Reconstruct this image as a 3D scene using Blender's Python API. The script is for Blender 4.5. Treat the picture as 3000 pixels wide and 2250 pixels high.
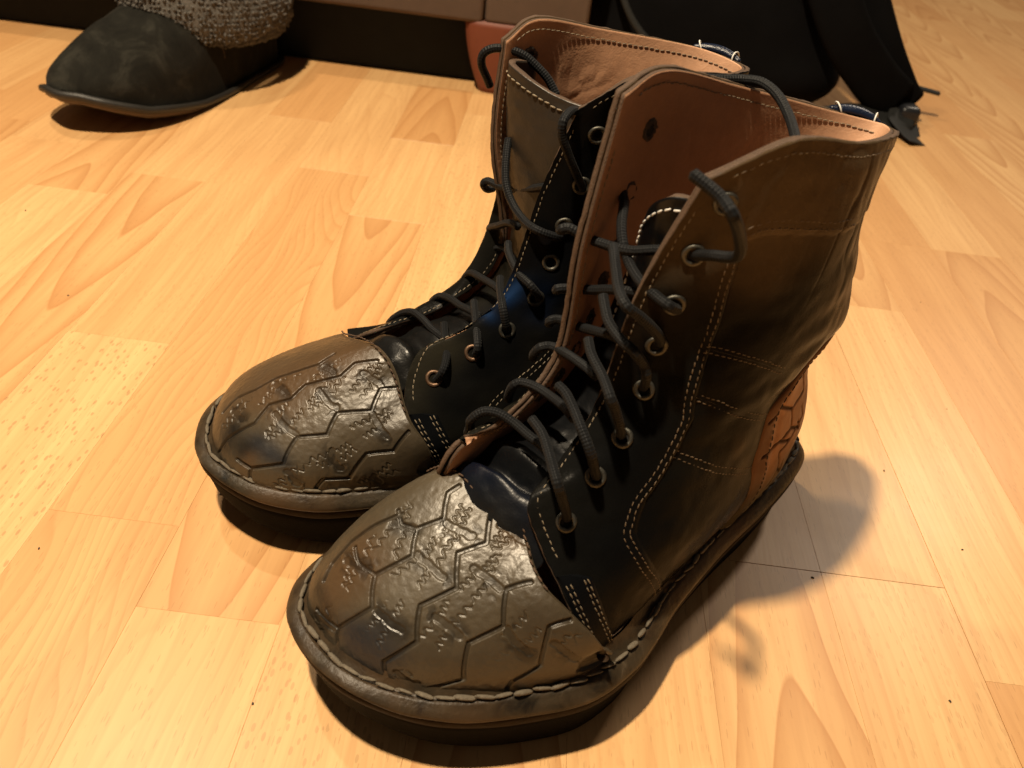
import bpy, bmesh, math, random
import numpy as np
from mathutils import Vector, Matrix

# ------------------------------------------------------------------ clear
for o in list(bpy.data.objects): bpy.data.objects.remove(o, do_unlink=True)
scene = bpy.context.scene
COL = scene.collection
random.seed(7); RNG = np.random.default_rng(7)

# ------------------------------------------------------------------ camera (hand-held phone, tilted a little)
CAM_H = 0.3255
PITCH, YAW, ROLL = math.radians(36.826), math.radians(-.087), math.radians(7.407)
def _cam_axes():
    rt = Vector((math.cos(YAW), math.sin(YAW), 0))
    fh = Vector((-math.sin(YAW), math.cos(YAW), 0))
    fw = fh*math.cos(PITCH) + Vector((0,0,-math.sin(PITCH)))
    up = fh*math.sin(PITCH) + Vector((0,0,math.cos(PITCH)))
    cx = rt*math.cos(ROLL) + up*math.sin(ROLL)
    cy = -rt*math.sin(ROLL) + up*math.cos(ROLL)
    return cx, cy, -fw
cam = bpy.data.cameras.new('camera'); camo = bpy.data.objects.new('camera', cam); COL.objects.link(camo)
cx, cy, cz = _cam_axes()
camo.matrix_world = Matrix(((cx.x,cy.x,cz.x,0),(cx.y,cy.y,cz.y,0),(cx.z,cy.z,cz.z,CAM_H),(0,0,0,1)))
cam.sensor_width = 36; cam.sensor_fit = 'HORIZONTAL'; cam.lens = 36*2430/3000
cam.clip_start = .01; cam.clip_end = 60
cam.dof.use_dof = True; cam.dof.focus_distance = .40; cam.dof.aperture_fstop = 14
scene.camera = camo

# ------------------------------------------------------------------ world and lamps
world = bpy.data.worlds.new('World'); scene.world = world; world.use_nodes = True
bg = world.node_tree.nodes['Background']
bg.inputs[0].default_value = (1.0,.80,.62,1); bg.inputs[1].default_value = .062
def lamp(name, kind, loc, energy, color, **k):
    d = bpy.data.lights.new(name, kind); d.energy = energy; d.color = color
    for a,b in k.items(): setattr(d, a, b)
    o = bpy.data.objects.new(name, d); o.location = loc; COL.objects.link(o)
    return o
lamp('reading_lamp_bulb', 'POINT', (-.36,.14,1.57), 164, (1.0,.815,.575), shadow_soft_size=.034)
lamp('second_lamp_bulb', 'POINT', (-.76,.95,1.70), 38, (1.0,.815,.575), shadow_soft_size=.034)
room = lamp('room_lamp', 'AREA', (1.7,2.6,2.3), 26, (1.0,.84,.66), shape='DISK', size=.35)
room.rotation_euler = (Vector((0,.5,0))-Vector((1.7,2.6,2.3))).to_track_quat('-Z','Y').to_euler()
scene.view_settings.view_transform = 'Standard'; scene.view_settings.look = 'None'
scene.view_settings.exposure = 0; scene.view_settings.gamma = 1
scene.view_settings.use_curve_mapping = False

# ---- boot control nets (metres, in each boot's own frame: x heel->toe, y towards the near side, z up)
NET_L = [
 [(.200,.045,.042),(.150,.034,.042),(.090,.022,.043),(.036,.0105,.044),(.009,-.016,.046),(.034,-.043,.047),(.090,-.050,.045),(.150,-.057,.043),(.200,-.062,.043)],
 [(.207,.040,.060),(.152,.037,.060),(.091,.027,.060),(.038,.015,.060),(.009,-.016,.063),(.036,-.045,.060),(.090,-.053,.060),(.150,-.060,.060),(.207,-.058,.060)],
 [(.211,.030,.076),(.156,.037,.078),(.094,.028,.078),(.041,.016,.080),(.010,-.016,.080),(.040,-.043,.080),(.092,-.052,.078),(.152,-.055,.076),(.217,-.047,.076)],
 [(.212,.013,.090),(.158,.030,.098),(.098,.026,.100),(.048,.014,.100),(.019,-.015,.100),(.046,-.041,.100),(.095,-.049,.100),(.150,-.048,.096),(.226,-.036,.092)],
 [(.2095,.003,.0995),(.156,.023,.117),(.101,.025,.120),(.056,.012,.120),(.029,-.014,.121),(.050,-.039,.120),(.097,-.047,.120),(.148,-.043,.114),(.219,-.034,.106)],
 [(.192,-.002,.108),(.150,.019,.137),(.101,.026,.142),(.049,.0165,.142),(.023,-.013,.143),(.053,-.038,.142),(.098,-.047,.141),(.146,-.042,.132),(.202,-.030,.112)],
 [(.175,-.004,.131),(.145,.017,.161),(.101,.027,.166),(.055,.0160,.167),(.029,-.013,.168),(.055,-.037,.167),(.098,-.047,.166),(.143,-.043,.158),(.177,-.031,.136)],
 [(.170,.000,.180),(.144,.018,.199),(.101,.026,.201),(.060,.0125,.199),(.033,-.012,.197),(.053,-.035,.199),(.096,-.047,.204),(.138,-.045,.205),(.172,-.034,.185)],
 [(.161,.010,.225),(.135,.021,.2385),(.095,.021,.232),(.052,.010,.2245),(.023,-.009,.217),(.038,-.030,.220),(.088,-.046,.2315),(.135,-.043,.243),(.160,-.0385,.238)],
]
NET_R = [
 [(.187,.0605,.042),(.145,.0535,.042),(.088,.046,.043),(.034,.042,.047),(.005,.014,.050),(.034,-.015,.047),(.090,-.028,.045),(.150,-.042,.043),(.200,-.050,.043)],
 [(.194,.062,.058),(.148,.058,.060),(.090,.052,.060),(.036,.044,.060),(.007,.014,.063),(.036,-.017,.060),(.090,-.030,.060),(.150,-.043,.060),(.205,-.045,.060)],
 [(.1995,.052,.071),(.150,.054,.076),(.092,.051,.078),(.040,.042,.080),(.013,.014,.080),(.040,-.016,.080),(.092,-.029,.078),(.150,-.038,.074),(.207,-.030,.058)],
 [(.1985,.041,.0805),(.149,.047,.092),(.094,.048,.098),(.046,.040,.100),(.022,.014,.100),(.046,-.014,.100),(.094,-.028,.098),(.146,-.034,.080),(.208,-.020,.071)],
 [(.188,.031,.0945),(.142,.041,.110),(.094,.046,.119),(.050,.039,.120),(.026,.014,.120),(.050,-.012,.120),(.094,-.027,.117),(.140,-.030,.092),(.197,-.010,.0815)],
 [(.168,.030,.101),(.133,.039,.128),(.092,.046,.140),(.050,.038,.142),(.026,.013,.142),(.050,-.012,.142),(.092,-.026,.138),(.132,-.028,.112),(.163,-.011,.0885)],
 [(.147,.030,.120),(.123,.038,.150),(.088,.046,.164),(.049,.037,.167),(.024,.012,.167),(.048,-.012,.167),(.090,-.027,.164),(.127,-.028,.148),(.130,-.016,.113)],
 [(.133,.028,.170),(.115,.038,.190),(.082,.046,.199),(.046,.036,.198),(.022,.011,.197),(.042,-.011,.199),(.086,-.028,.200),(.122,-.030,.195),(.138,-.022,.176)],
 [(.123,.034,.210),(.105,.044,.225),(.075,.044,.227),(.042,.031,.222),(.019,.009,.218),(.035,-.015,.2205),(.082,-.030,.226),(.118,-.0285,.2315),(.135,-.026,.222)],
]
# toe caps: perimeter on the welt (near side round the toe to the far side) and the matching back edge
CAP_L_P = [(.193,.049),(.210,.0485),(.223,.0445),(.238,.038),(.250,.031),(.264,.0215),(.275,.009),(.2825,-.004),(.287,-.019),(.2875,-.032),(.285,-.041),(.278,-.050),(.265,-.058),(.248,-.062),(.228,-.064),(.203,-.064)]
CAP_L_E = [(.197,.049,.047),(.206,.0465,.063),(.2125,.037,.072),(.2165,.027,.0775),(.2155,.0175,.081),(.2115,.008,.084),(.210,.001,.087),(.211,-.006,.0885),(.214,-.012,.0885),(.2165,-.019,.089),(.217,-.0265,.0905),(.219,-.034,.0895),(.2205,-.0415,.083),(.2205,-.049,.0735),(.217,-.0565,.061),(.207,-.063,.046)]
CAP_R_P = [(.186,.0645),(.206,.065),(.228,.0615),(.249,.057),(.262,.052),(.276,.042),(.2845,.028),(.288,.014),(.288,.002),(.284,-.012),(.276,-.027),(.263,-.038),(.246,-.046),(.226,-.051),(.200,-.052)]
CAP_R_E = [(.188,.0635,.045),(.194,.063,.062),(.199,.056,.070),(.200,.048,.074),(.200,.041,.0785),(.200,.034,.083),(.202,.027,.0885),(.2045,.019,.0900),(.207,.012,.0885),(.209,.003,.0845),(.2105,-.007,.079),(.211,-.018,.0725),(.210,-.030,.066),(.207,-.041,.056),(.203,-.050,.046)]
# outsole / welt outlines (anticlockwise round the foot, starting at the back of the heel)
OUT_L = [(-.003,-.014),(.003,.0015),(.013,.009),(.032,.0155),(.062,.0225),(.087,.027),(.110,.032),(.144,.041),(.165,.049),(.184,.0545),(.208,.055),(.232,.047),(.250,.039),(.266,.029),(.279,.016),(.289,.001),(.294,-.016),(.294,-.036),(.287,-.050),(.277,-.059),(.260,-.066),(.235,-.070),(.200,-.0695),(.150,-.063),(.100,-.0565),(.060,-.053),(.030,-.0485),(.010,-.039),(-.001,-.028)]
OUT_R = [(-.004,.013),(.002,.032),(.014,.0425),(.035,.0495),(.060,.0535),(.100,.0580),(.150,.0635),(.187,.0680),(.207,.0685),(.229,.0655),(.250,.0615),(.270,.0515),(.282,.0405),(.292,.025),(.295,.012),(.294,.001),(.289,-.017),(.280,-.030),(.269,-.040),(.250,-.0495),(.225,-.0555),(.200,-.0580),(.175,-.055),(.145,-.0465),(.100,-.0345),(.060,-.0265),(.030,-.0190),(.010,-.0080),(-.001,.002)]

def heel_in(net):      # room for the thick heel counter that is stitched over the quarters
    for r,k in ((0,.6),(1,1.0),(2,1.0),(3,.9),(4,.5)):
        for c,(dx,dy) in {3:(.003,-.0042),4:(.0050,0),5:(.003,.0042),2:(0,-.0012),6:(0,.0012)}.items():
            x,y,z=net[r][c]; net[r][c]=(x+dx*k,y+dy*k,z)
heel_in(NET_L); heel_in(NET_R)
def cr_weights(t):
    t2=t*t; t3=t2*t
    return np.stack([-.5*t3+t2-.5*t, 1.5*t3-2.5*t2+1, -1.5*t3+2*t2+.5*t, .5*t3-.5*t2], -1)
def cr_pad(a, axis):
    a=np.moveaxis(np.asarray(a,float),axis,0)
    a=np.concatenate([(2*a[0]-a[1])[None],a,(2*a[-1]-a[-2])[None]],0)
    return np.moveaxis(a,0,axis)
class Surf:
    """tensor Catmull-Rom patch; net[row][col] -> point; u runs along columns, v along rows (index units)"""
    def __init__(s,net):
        s.net=np.array(net,float); s.nr,s.nc=s.net.shape[:2]
        s.p=cr_pad(cr_pad(s.net,0),1)
    def at(s,u,v):
        u=np.atleast_1d(np.asarray(u,float)); v=np.atleast_1d(np.asarray(v,float))
        iu=np.clip(np.floor(u).astype(int),0,s.nc-2); iv=np.clip(np.floor(v).astype(int),0,s.nr-2)
        wu=cr_weights(u-iu); wv=cr_weights(v-iv)
        out=np.zeros(u.shape+(3,))
        for a in range(4):
            for b in range(4):
                out+=(wv[...,a]*wu[...,b])[...,None]*s.p[iv+a,iu+b]
        return out
    def frame(s,u,v,e=1e-3):
        u=np.atleast_1d(np.asarray(u,float)); v=np.atleast_1d(np.asarray(v,float))
        du=(s.at(np.minimum(u+e,s.nc-1),v)-s.at(np.maximum(u-e,0),v))
        dv=(s.at(u,np.minimum(v+e,s.nr-1))-s.at(u,np.maximum(v-e,0)))
        n=np.cross(du,dv); n/=np.linalg.norm(n,axis=-1,keepdims=True)+1e-12
        return s.at(u,v),du,dv,n
def curve(pts,n,closed=False):
    """Catmull-Rom through pts, resampled to n points evenly by arc length"""
    P=np.array(pts,float)
    if closed: Q=np.concatenate([P[-1:],P,P[:2]],0); m=len(P)
    else: Q=cr_pad(P,0); m=len(P)-1
    t=np.linspace(0,m,m*24+1); i=np.minimum(np.floor(t).astype(int),m-1); w=cr_weights(t-i)
    C=sum(w[:,[k]]*Q[i+k] for k in range(4))
    d=np.concatenate([[0],np.cumsum(np.linalg.norm(np.diff(C,axis=0),axis=1))])
    s=np.linspace(0,d[-1],n+1)[:-1] if closed else np.linspace(0,d[-1],n)
    return np.stack([np.interp(s,d,C[:,k]) for k in range(P.shape[1])],1)
class Cap:
    """toe cap: columns run round the toe, rows from the welt (v=0) up to the back edge (v=1)"""
    def __init__(s,per,edge,zw=.0405,lift=.060,fwd=.078):
        s.n=len(per)
        pe=np.array([(x,y,zw) for x,y in per]); ed=np.array(edge,float)
        cx,cy=.205,pe[:,1].mean()
        out=pe-np.array([cx,cy,zw]); out/=np.linalg.norm(out,axis=1,keepdims=True)
        pe=pe-out*.0014
        k=np.sin(np.linspace(0,np.pi,s.n))**.6
        L=np.linalg.norm(ed-pe,axis=1)
        t0=np.array([0,0,1.])*.96-out*.10
        t0=t0*(np.minimum(lift,L*.62))[:,None]
        dirn=ed-pe; dirn[:,2]=0; dn=np.linalg.norm(dirn,axis=1,keepdims=True)+1e-9; dirn/=dn
        t1=dirn*np.minimum(fwd,L*.85)[:,None]; t1[:,2]=.24*np.linalg.norm(t1,axis=1)+.25*(1-k)*L
        s.d=[Surf1(a) for a in (pe,t0,ed,t1)]
    def at(s,u,v):
        u=np.atleast_1d(np.asarray(u,float)); v=np.atleast_1d(np.asarray(v,float))[...,None]
        p0,t0,p1,t1=[c.at(u) for c in s.d]
        h00=2*v**3-3*v**2+1; h10=v**3-2*v**2+v; h01=-2*v**3+3*v**2; h11=v**3-v**2
        return h00*p0+h10*t0+h01*p1+h11*t1
    def frame(s,u,v,e=1e-3):
        u=np.atleast_1d(np.asarray(u,float)); v=np.atleast_1d(np.asarray(v,float))
        du=s.at(np.minimum(u+e,s.n-1),v)-s.at(np.maximum(u-e,0),v)
        dv=s.at(u,np.minimum(v+e,1))-s.at(u,np.maximum(v-e,0))
        n=np.cross(dv,du); n/=np.linalg.norm(n,axis=-1,keepdims=True)+1e-12
        return s.at(u,v),du,dv,-n
class Inset:
    """the same patch set back by d (so that the leather's outer face lies on the net)"""
    def __init__(s,surf,d): s.s=surf; s.d=d; s.nr=surf.nr; s.nc=surf.nc
    def at(s,u,v): return s.frame(u,v)[0]
    def frame(s,u,v):
        P,a,b,N=s.s.frame(u,v); return P-N*s.d,a,b,N
class Surf1:
    def __init__(s,a): s.a=np.asarray(a,float); s.m=len(a)-1; s.q=cr_pad(s.a,0)
    def at(s,u):
        i=np.clip(np.floor(u).astype(int),0,s.m-1); w=cr_weights(u-i)
        return sum(w[...,[k]]*s.q[i+k] for k in range(4))

# ------------------------------------------------------------------ mesh helpers
def tag(o, label=None, cat=None, group=None, kind=None):
    if label: o['label'] = label
    if cat: o['category'] = cat
    if group: o['group'] = group
    if kind: o['kind'] = kind
    return o
def empty(name, loc=(0,0,0), rz=0):
    o = bpy.data.objects.new(name, None); o.location = loc; o.rotation_euler = (0,0,rz)
    o.empty_display_size = .02; COL.objects.link(o); return o
def mesh_obj(name, verts, faces, mats, parent=None, smooth=True, face_mat=None, colors=None, uvs=None):
    m = bpy.data.meshes.new(name)
    m.from_pydata([tuple(map(float,v)) for v in verts], [], faces)
    for mt in (mats if isinstance(mats,(list,tuple)) else [mats]): m.materials.append(mt)
    if face_mat is not None: m.polygons.foreach_set('material_index', np.asarray(face_mat,dtype=np.int32))
    if smooth: m.polygons.foreach_set('use_smooth', np.ones(len(m.polygons),dtype=bool))
    if colors is not None:
        a = m.color_attributes.new('tint','FLOAT_COLOR','POINT')
        c = np.ones((len(verts),4),np.float32); c[:,:3] = colors; a.data.foreach_set('color', c.ravel())
    if uvs is not None:
        l = m.uv_layers.new(name='UVMap'); vi = np.empty(len(m.loops),dtype=np.int32); m.loops.foreach_get('vertex_index',vi)
        l.data.foreach_set('uv', np.asarray(uvs,np.float32)[vi].ravel())
    m.update()
    o = bpy.data.objects.new(name, m); COL.objects.link(o)
    if parent is not None: o.parent = parent
    return o
def grid_faces(nv, nu, flip=False, wrap=False):
    f=[]; cols = nu if wrap else nu-1
    for j in range(nv-1):
        for i in range(cols):
            a=j*nu+i; b=j*nu+(i+1)%nu; c=(j+1)*nu+(i+1)%nu; d=(j+1)*nu+i
            f.append((a,d,c,b) if flip else (a,b,c,d))
    return f
def tube(pts, r, sides=10, caps=True, n=None, flat=1.0):
    """tube along a smooth path; returns verts, faces, uvs (u metres along, v 0..1 around)"""
    C = curve(pts, n or max(8,int(len(pts)*9)))
    T = np.gradient(C,axis=0); T/=np.linalg.norm(T,axis=1,keepdims=True)+1e-12
    up = np.array([.31,.17,.93]); N = np.cross(T[0],up); N/=np.linalg.norm(N)
    V=[];UV=[];s=0
    rr = np.full(len(C), r) if np.isscalar(r) else np.interp(np.linspace(0,1,len(C)),np.linspace(0,1,len(r)),r)
    for k in range(len(C)):
        if k: s+=np.linalg.norm(C[k]-C[k-1])
        N = N-T[k]*N.dot(T[k]); N/=np.linalg.norm(N)+1e-12; B=np.cross(T[k],N)
        for a in range(sides):
            t=2*math.pi*a/sides
            V.append(C[k]+rr[k]*(math.cos(t)*N+flat*math.sin(t)*B)); UV.append((s,a/sides))
    F=grid_faces(len(C),sides,wrap=True)
    if caps:
        V.append(C[0]-T[0]*rr[0]*.5); UV.append((0,0)); c0=len(V)-1
        V.append(C[-1]+T[-1]*rr[-1]*.5); UV.append((s,0)); c1=len(V)-1
        e=(len(C)-1)*sides
        for a in range(sides):
            F.append((c0,(a+1)%sides,a)); F.append((c1,e+a,e+(a+1)%sides))
    return V,F,UV
def join(parts):
    V=[];F=[];U=[]
    for p in parts:
        o=len(V); V+=list(p[0]); F+=[tuple(i+o for i in f) for f in p[1]]
        if len(p)>2: U+=list(p[2])
    return V,F,(U if U else None)
def capsule(p, t, n, ln, r, bulge=.35):
    """one thread stitch lying on a surface: centre p, direction t, surface normal n"""
    t=t/np.linalg.norm(t); b=np.cross(n,t); V=[];F=[]
    st=[(-.5,.25,.0),(-.36,.85,.5),(0,1.0,1.0),(.36,.85,.5),(.5,.25,.0)]
    for (a,k,hh) in st:
        c=p+t*ln*a+n*r*(hh*bulge)
        for q in range(6):
            an=2*math.pi*q/6; V.append(c+r*k*(math.cos(an)*b+math.sin(an)*n))
    return V,grid_faces(5,6,wrap=True)
def vnoise(P, scale, seed=0):
    """cheap smooth 3-D value noise in [-1,1] for modelling wrinkles"""
    Q=np.asarray(P,float)*scale; i=np.floor(Q).astype(np.int64); f=Q-i; f=f*f*(3-2*f)
    def hsh(a,b,c):
        x=(a*374761393+b*668265263+c*2147483647+seed*974634777)&0xffffffff
        x=((x^(x>>13))*1274126177)&0xffffffff; x=x^(x>>16)
        return (x&0xffff)/32767.5-1
    out=0
    for dx in (0,1):
        for dy in (0,1):
            for dz in (0,1):
                w=(f[:,0] if dx else 1-f[:,0])*(f[:,1] if dy else 1-f[:,1])*(f[:,2] if dz else 1-f[:,2])
                out=out+w*hsh(i[:,0]+dx,i[:,1]+dy,i[:,2]+dz)
    return out
def sstep(a,b,x):
    t=np.clip((x-a)/(b-a),0,1); return t*t*(3-2*t)

# ------------------------------------------------------------------ materials
class NT:
    def __init__(s,name):
        s.m=bpy.data.materials.new(name); s.m.use_nodes=True; s.t=s.m.node_tree
        s.b=s.t.nodes['Principled BSDF']; s.o=s.t.nodes['Material Output']
    def n(s,typ,**k):
        x=s.t.nodes.new(typ)
        for a,b in k.items(): setattr(x,a,b)
        return x
    def l(s,a,b): s.t.links.new(a,b)
    def val(s,sock,v):
        if hasattr(v,'is_linked') or isinstance(v,bpy.types.NodeSocket): s.l(v,sock)
        else: sock.default_value=v
    def math(s,op,a,b=None,c=None,clamp=False):
        x=s.n('ShaderNodeMath',operation=op); x.use_clamp=clamp; s.val(x.inputs[0],a)
        if b is not None: s.val(x.inputs[1],b)
        if c is not None: s.val(x.inputs[2],c)
        return x.outputs[0]
    def mix(s,f,a,b,blend='MIX'):
        x=s.n('ShaderNodeMix',data_type='RGBA',blend_type=blend); s.val(x.inputs[0],f); s.val(x.inputs[6],a); s.val(x.inputs[7],b); return x.outputs[2]
    def ramp(s,f,stops):
        x=s.n('ShaderNodeValToRGB'); e=x.color_ramp.elements
        while len(e)<len(stops): e.new(.5)
        for k,(p,c) in zip(e,stops): k.position=p; k.color=tuple(c)+(1,) if len(c)==3 else c
        s.val(x.inputs[0],f); return x.outputs[0]
    def noise(s,vec,scale,detail=3,rough=.55,dist=0):
        x=s.n('ShaderNodeTexNoise'); s.l(vec,x.inputs['Vector']); x.inputs['Scale'].default_value=scale
        x.inputs['Detail'].default_value=detail; x.inputs['Roughness'].default_value=rough; x.inputs['Distortion'].default_value=dist
        return x.outputs['Fac']
    def voro(s,vec,scale,feat='F1',rnd=1):
        x=s.n('ShaderNodeTexVoronoi',feature=feat); s.l(vec,x.inputs['Vector']); x.inputs['Scale'].default_value=scale; x.inputs['Randomness'].default_value=rnd
        return x.outputs['Distance']
    def mapv(s,vec,scale=(1,1,1),loc=(0,0,0)):
        x=s.n('ShaderNodeMapping'); s.l(vec,x.inputs[0]); x.inputs['Scale'].default_value=scale; x.inputs['Location'].default_value=loc; return x.outputs[0]
    def bump(s,height,strength,dist,prev=None):
        x=s.n('ShaderNodeBump'); s.val(x.inputs['Height'],height); x.inputs['Strength'].default_value=strength; x.inputs['Distance'].default_value=dist
        if prev is not None: s.l(prev,x.inputs['Normal'])
        return x.outputs[0]
    def pos(s): return s.n('ShaderNodeTexCoord').outputs['Object']
    def attr(s,name,typ='GEOMETRY'):
        return s.n('ShaderNodeAttribute',attribute_name=name,attribute_type=typ)
    def out(s,color=None,rough=None,normal=None,spec=None,**k):
        if color is not None: s.val(s.b.inputs['Base Color'], color if not isinstance(color,tuple) else color+(1,) if len(color)==3 else color)
        if rough is not None: s.val(s.b.inputs['Roughness'],rough)
        if normal is not None: s.l(normal,s.b.inputs['Normal'])
        if spec is not None: s.b.inputs['Specular IOR Level'].default_value=spec
        for a,b in k.items(): s.val(s.b.inputs[a.replace('_',' ')],b)
        return s.m
def leather(name, rough=(.24,.36), grain=.14, pebble=1000, tint=True, color=(.03,.025,.02), spec=.045, crease=.08):
    t=NT(name); p=t.pos()
    base = t.attr('tint').outputs['Color'] if tint else None
    n1=t.noise(p,34,5,.6); n2=t.noise(p,260,4,.7)
    c0 = base if tint else t.mix(0.0,color+(1,),color+(1,))
    c1=t.mix(t.math('MULTIPLY',n1,.55),c0,(.5,.5,.5,1),'MULTIPLY')
    c2=t.mix(t.math('MULTIPLY',t.math('SUBTRACT',n2,.45,clamp=True),.5),c1,(1.9,1.8,1.6,1),'MULTIPLY')
    r=t.n('ShaderNodeMapRange'); t.l(t.noise(p,55,4,.6),r.inputs[0]); r.inputs[1].default_value=.3; r.inputs[2].default_value=.7
    r.inputs[3].default_value=rough[0]; r.inputs[4].default_value=rough[1]
    peb=t.voro(p,pebble,'SMOOTH_F1'); b=t.bump(peb,grain,.0004)
    cr=t.noise(p,150,5,.65,.6); b=t.bump(cr,crease,.0009,b)
    return t.out(c2,r.outputs[0],b,spec)
M={}
M['leather']=leather('dark_leather',spec=.032)
M['tongue']=leather('glossy_tongue_leather',rough=(.28,.42),spec=.30,crease=.2)
M['cap']=leather('embossed_leather',rough=(.30,.46),grain=.12,pebble=1300,crease=.12,spec=.44)
M['counter']=leather('copper_leather',rough=(.40,.55),grain=.12,crease=.15)
M['lining']=leather('tan_lining',rough=(.48,.64),grain=.16,pebble=1300,crease=.45,spec=.22)
def simple(name,color,rough,nscale=200,amt=.35,bump=.2,dist=.0005,spec=.5,metal=0.0,bscale=None):
    t=NT(name); p=t.pos(); n=t.noise(p,nscale,4,.6)
    c=t.mix(t.math('MULTIPLY',n,amt*2,clamp=True),color+(1,),tuple(x*.45 for x in color)+(1,))
    b=t.bump(t.noise(p,bscale or nscale*3,4,.6),bump,dist)
    return t.out(c,rough,b,spec,Metallic=metal)
M['edge']=simple('raw_leather_edge',(.105,.060,.034),.75,420,.5,.6,.0008)
M['edge_dark']=simple('dark_leather_edge',(.055,.04,.03),.7,420,.5,.5,.0008)
M['thread']=simple('waxed_thread',(.235,.185,.122),.6,900,.4,.4,.0003)
M['thread_dark']=simple('brown_thread',(.15,.100,.056),.6,900,.4,.4,.0003)
M['thread_white']=simple('white_thread',(.75,.74,.70),.5,900,.15,.2,.0002)
M['rope']=simple('welt_thread',(.23,.19,.135),.8,240,.9,.9,.0007)
M['rubber']=simple('black_rubber',(.0085,.008,.0075),.7,300,.4,.35,.0006,.03)
M['midsole']=simple('brown_midsole',(.030,.020,.012),.6,160,.6,.5,.0007,.06)
def welt_mat():
    t=NT('worn_welt_leather'); p=t.pos(); n=t.noise(p,85,5,.65,.4); m=t.noise(p,24,3,.5)
    c=t.ramp(n,[(.30,(.007,.006,.005)),(.45,(.028,.021,.0125)),(.62,(.046,.034,.0205)),(.80,(.115,.088,.058))])
    c=t.mix(t.math('MULTIPLY',t.math('SUBTRACT',m,.42,clamp=True),2.6,clamp=True),c,(.075,.040,.017,1))
    b=t.bump(t.noise(p,420,4,.6),.35,.0007); b=t.bump(n,.5,.0012,b)
    return t.out(c,.42,b,.28)
M['welt']=welt_mat()
M['tread']=simple('sole_tread',(.02,.018,.016),.7)
M['brass']=simple('aged_eyelet_metal',(.15,.145,.125),.48,500,.6,.4,.0003,metal=.9)
M['copperm']=simple('rusty_eyelet_metal',(.22,.135,.085),.5,500,.6,.4,.0003,metal=.8)
M['hole_disc']=simple('eyelet_hole_disc',(.004,.004,.004),.9)  # black disc put in for the dark of openings that are not cut
M['blue']=simple('blue_patent_leather',(.005,.012,.036),.28,300,.5,.5,.0006)
def lace_mat():
    t=NT('braided_lace'); uv=t.n('ShaderNodeTexCoord').outputs['UV']; sp=t.n('ShaderNodeSeparateXYZ'); t.l(uv,sp.inputs[0])
    u=t.math('MULTIPLY',sp.outputs[0],2600.); v=t.math('MULTIPLY',sp.outputs[1],2*math.pi*4)
    a=t.math('SINE',t.math('ADD',u,v)); b=t.math('SINE',t.math('SUBTRACT',u,v)); h=t.math('MULTIPLY',a,b)
    p=t.pos(); n=t.noise(p,700,4,.6); big=t.noise(p,60,3,.6)
    c=t.mix(n,(.0035,.004,.0047,1),(.013,.014,.0155,1)); c=t.mix(t.math('MULTIPLY',t.math('ADD',h,.55,clamp=True),.45),c,(.018,.0195,.0225,1)); c=t.mix(t.math('MULTIPLY',big,.6),c,(.006,.006,.006,1))
    nb=t.bump(h,.5,.0003); nb=t.bump(n,.25,.0003,nb)
    return t.out(c,.5,nb,.12,Sheen_Weight=.02)
M['lace']=lace_mat()
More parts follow.
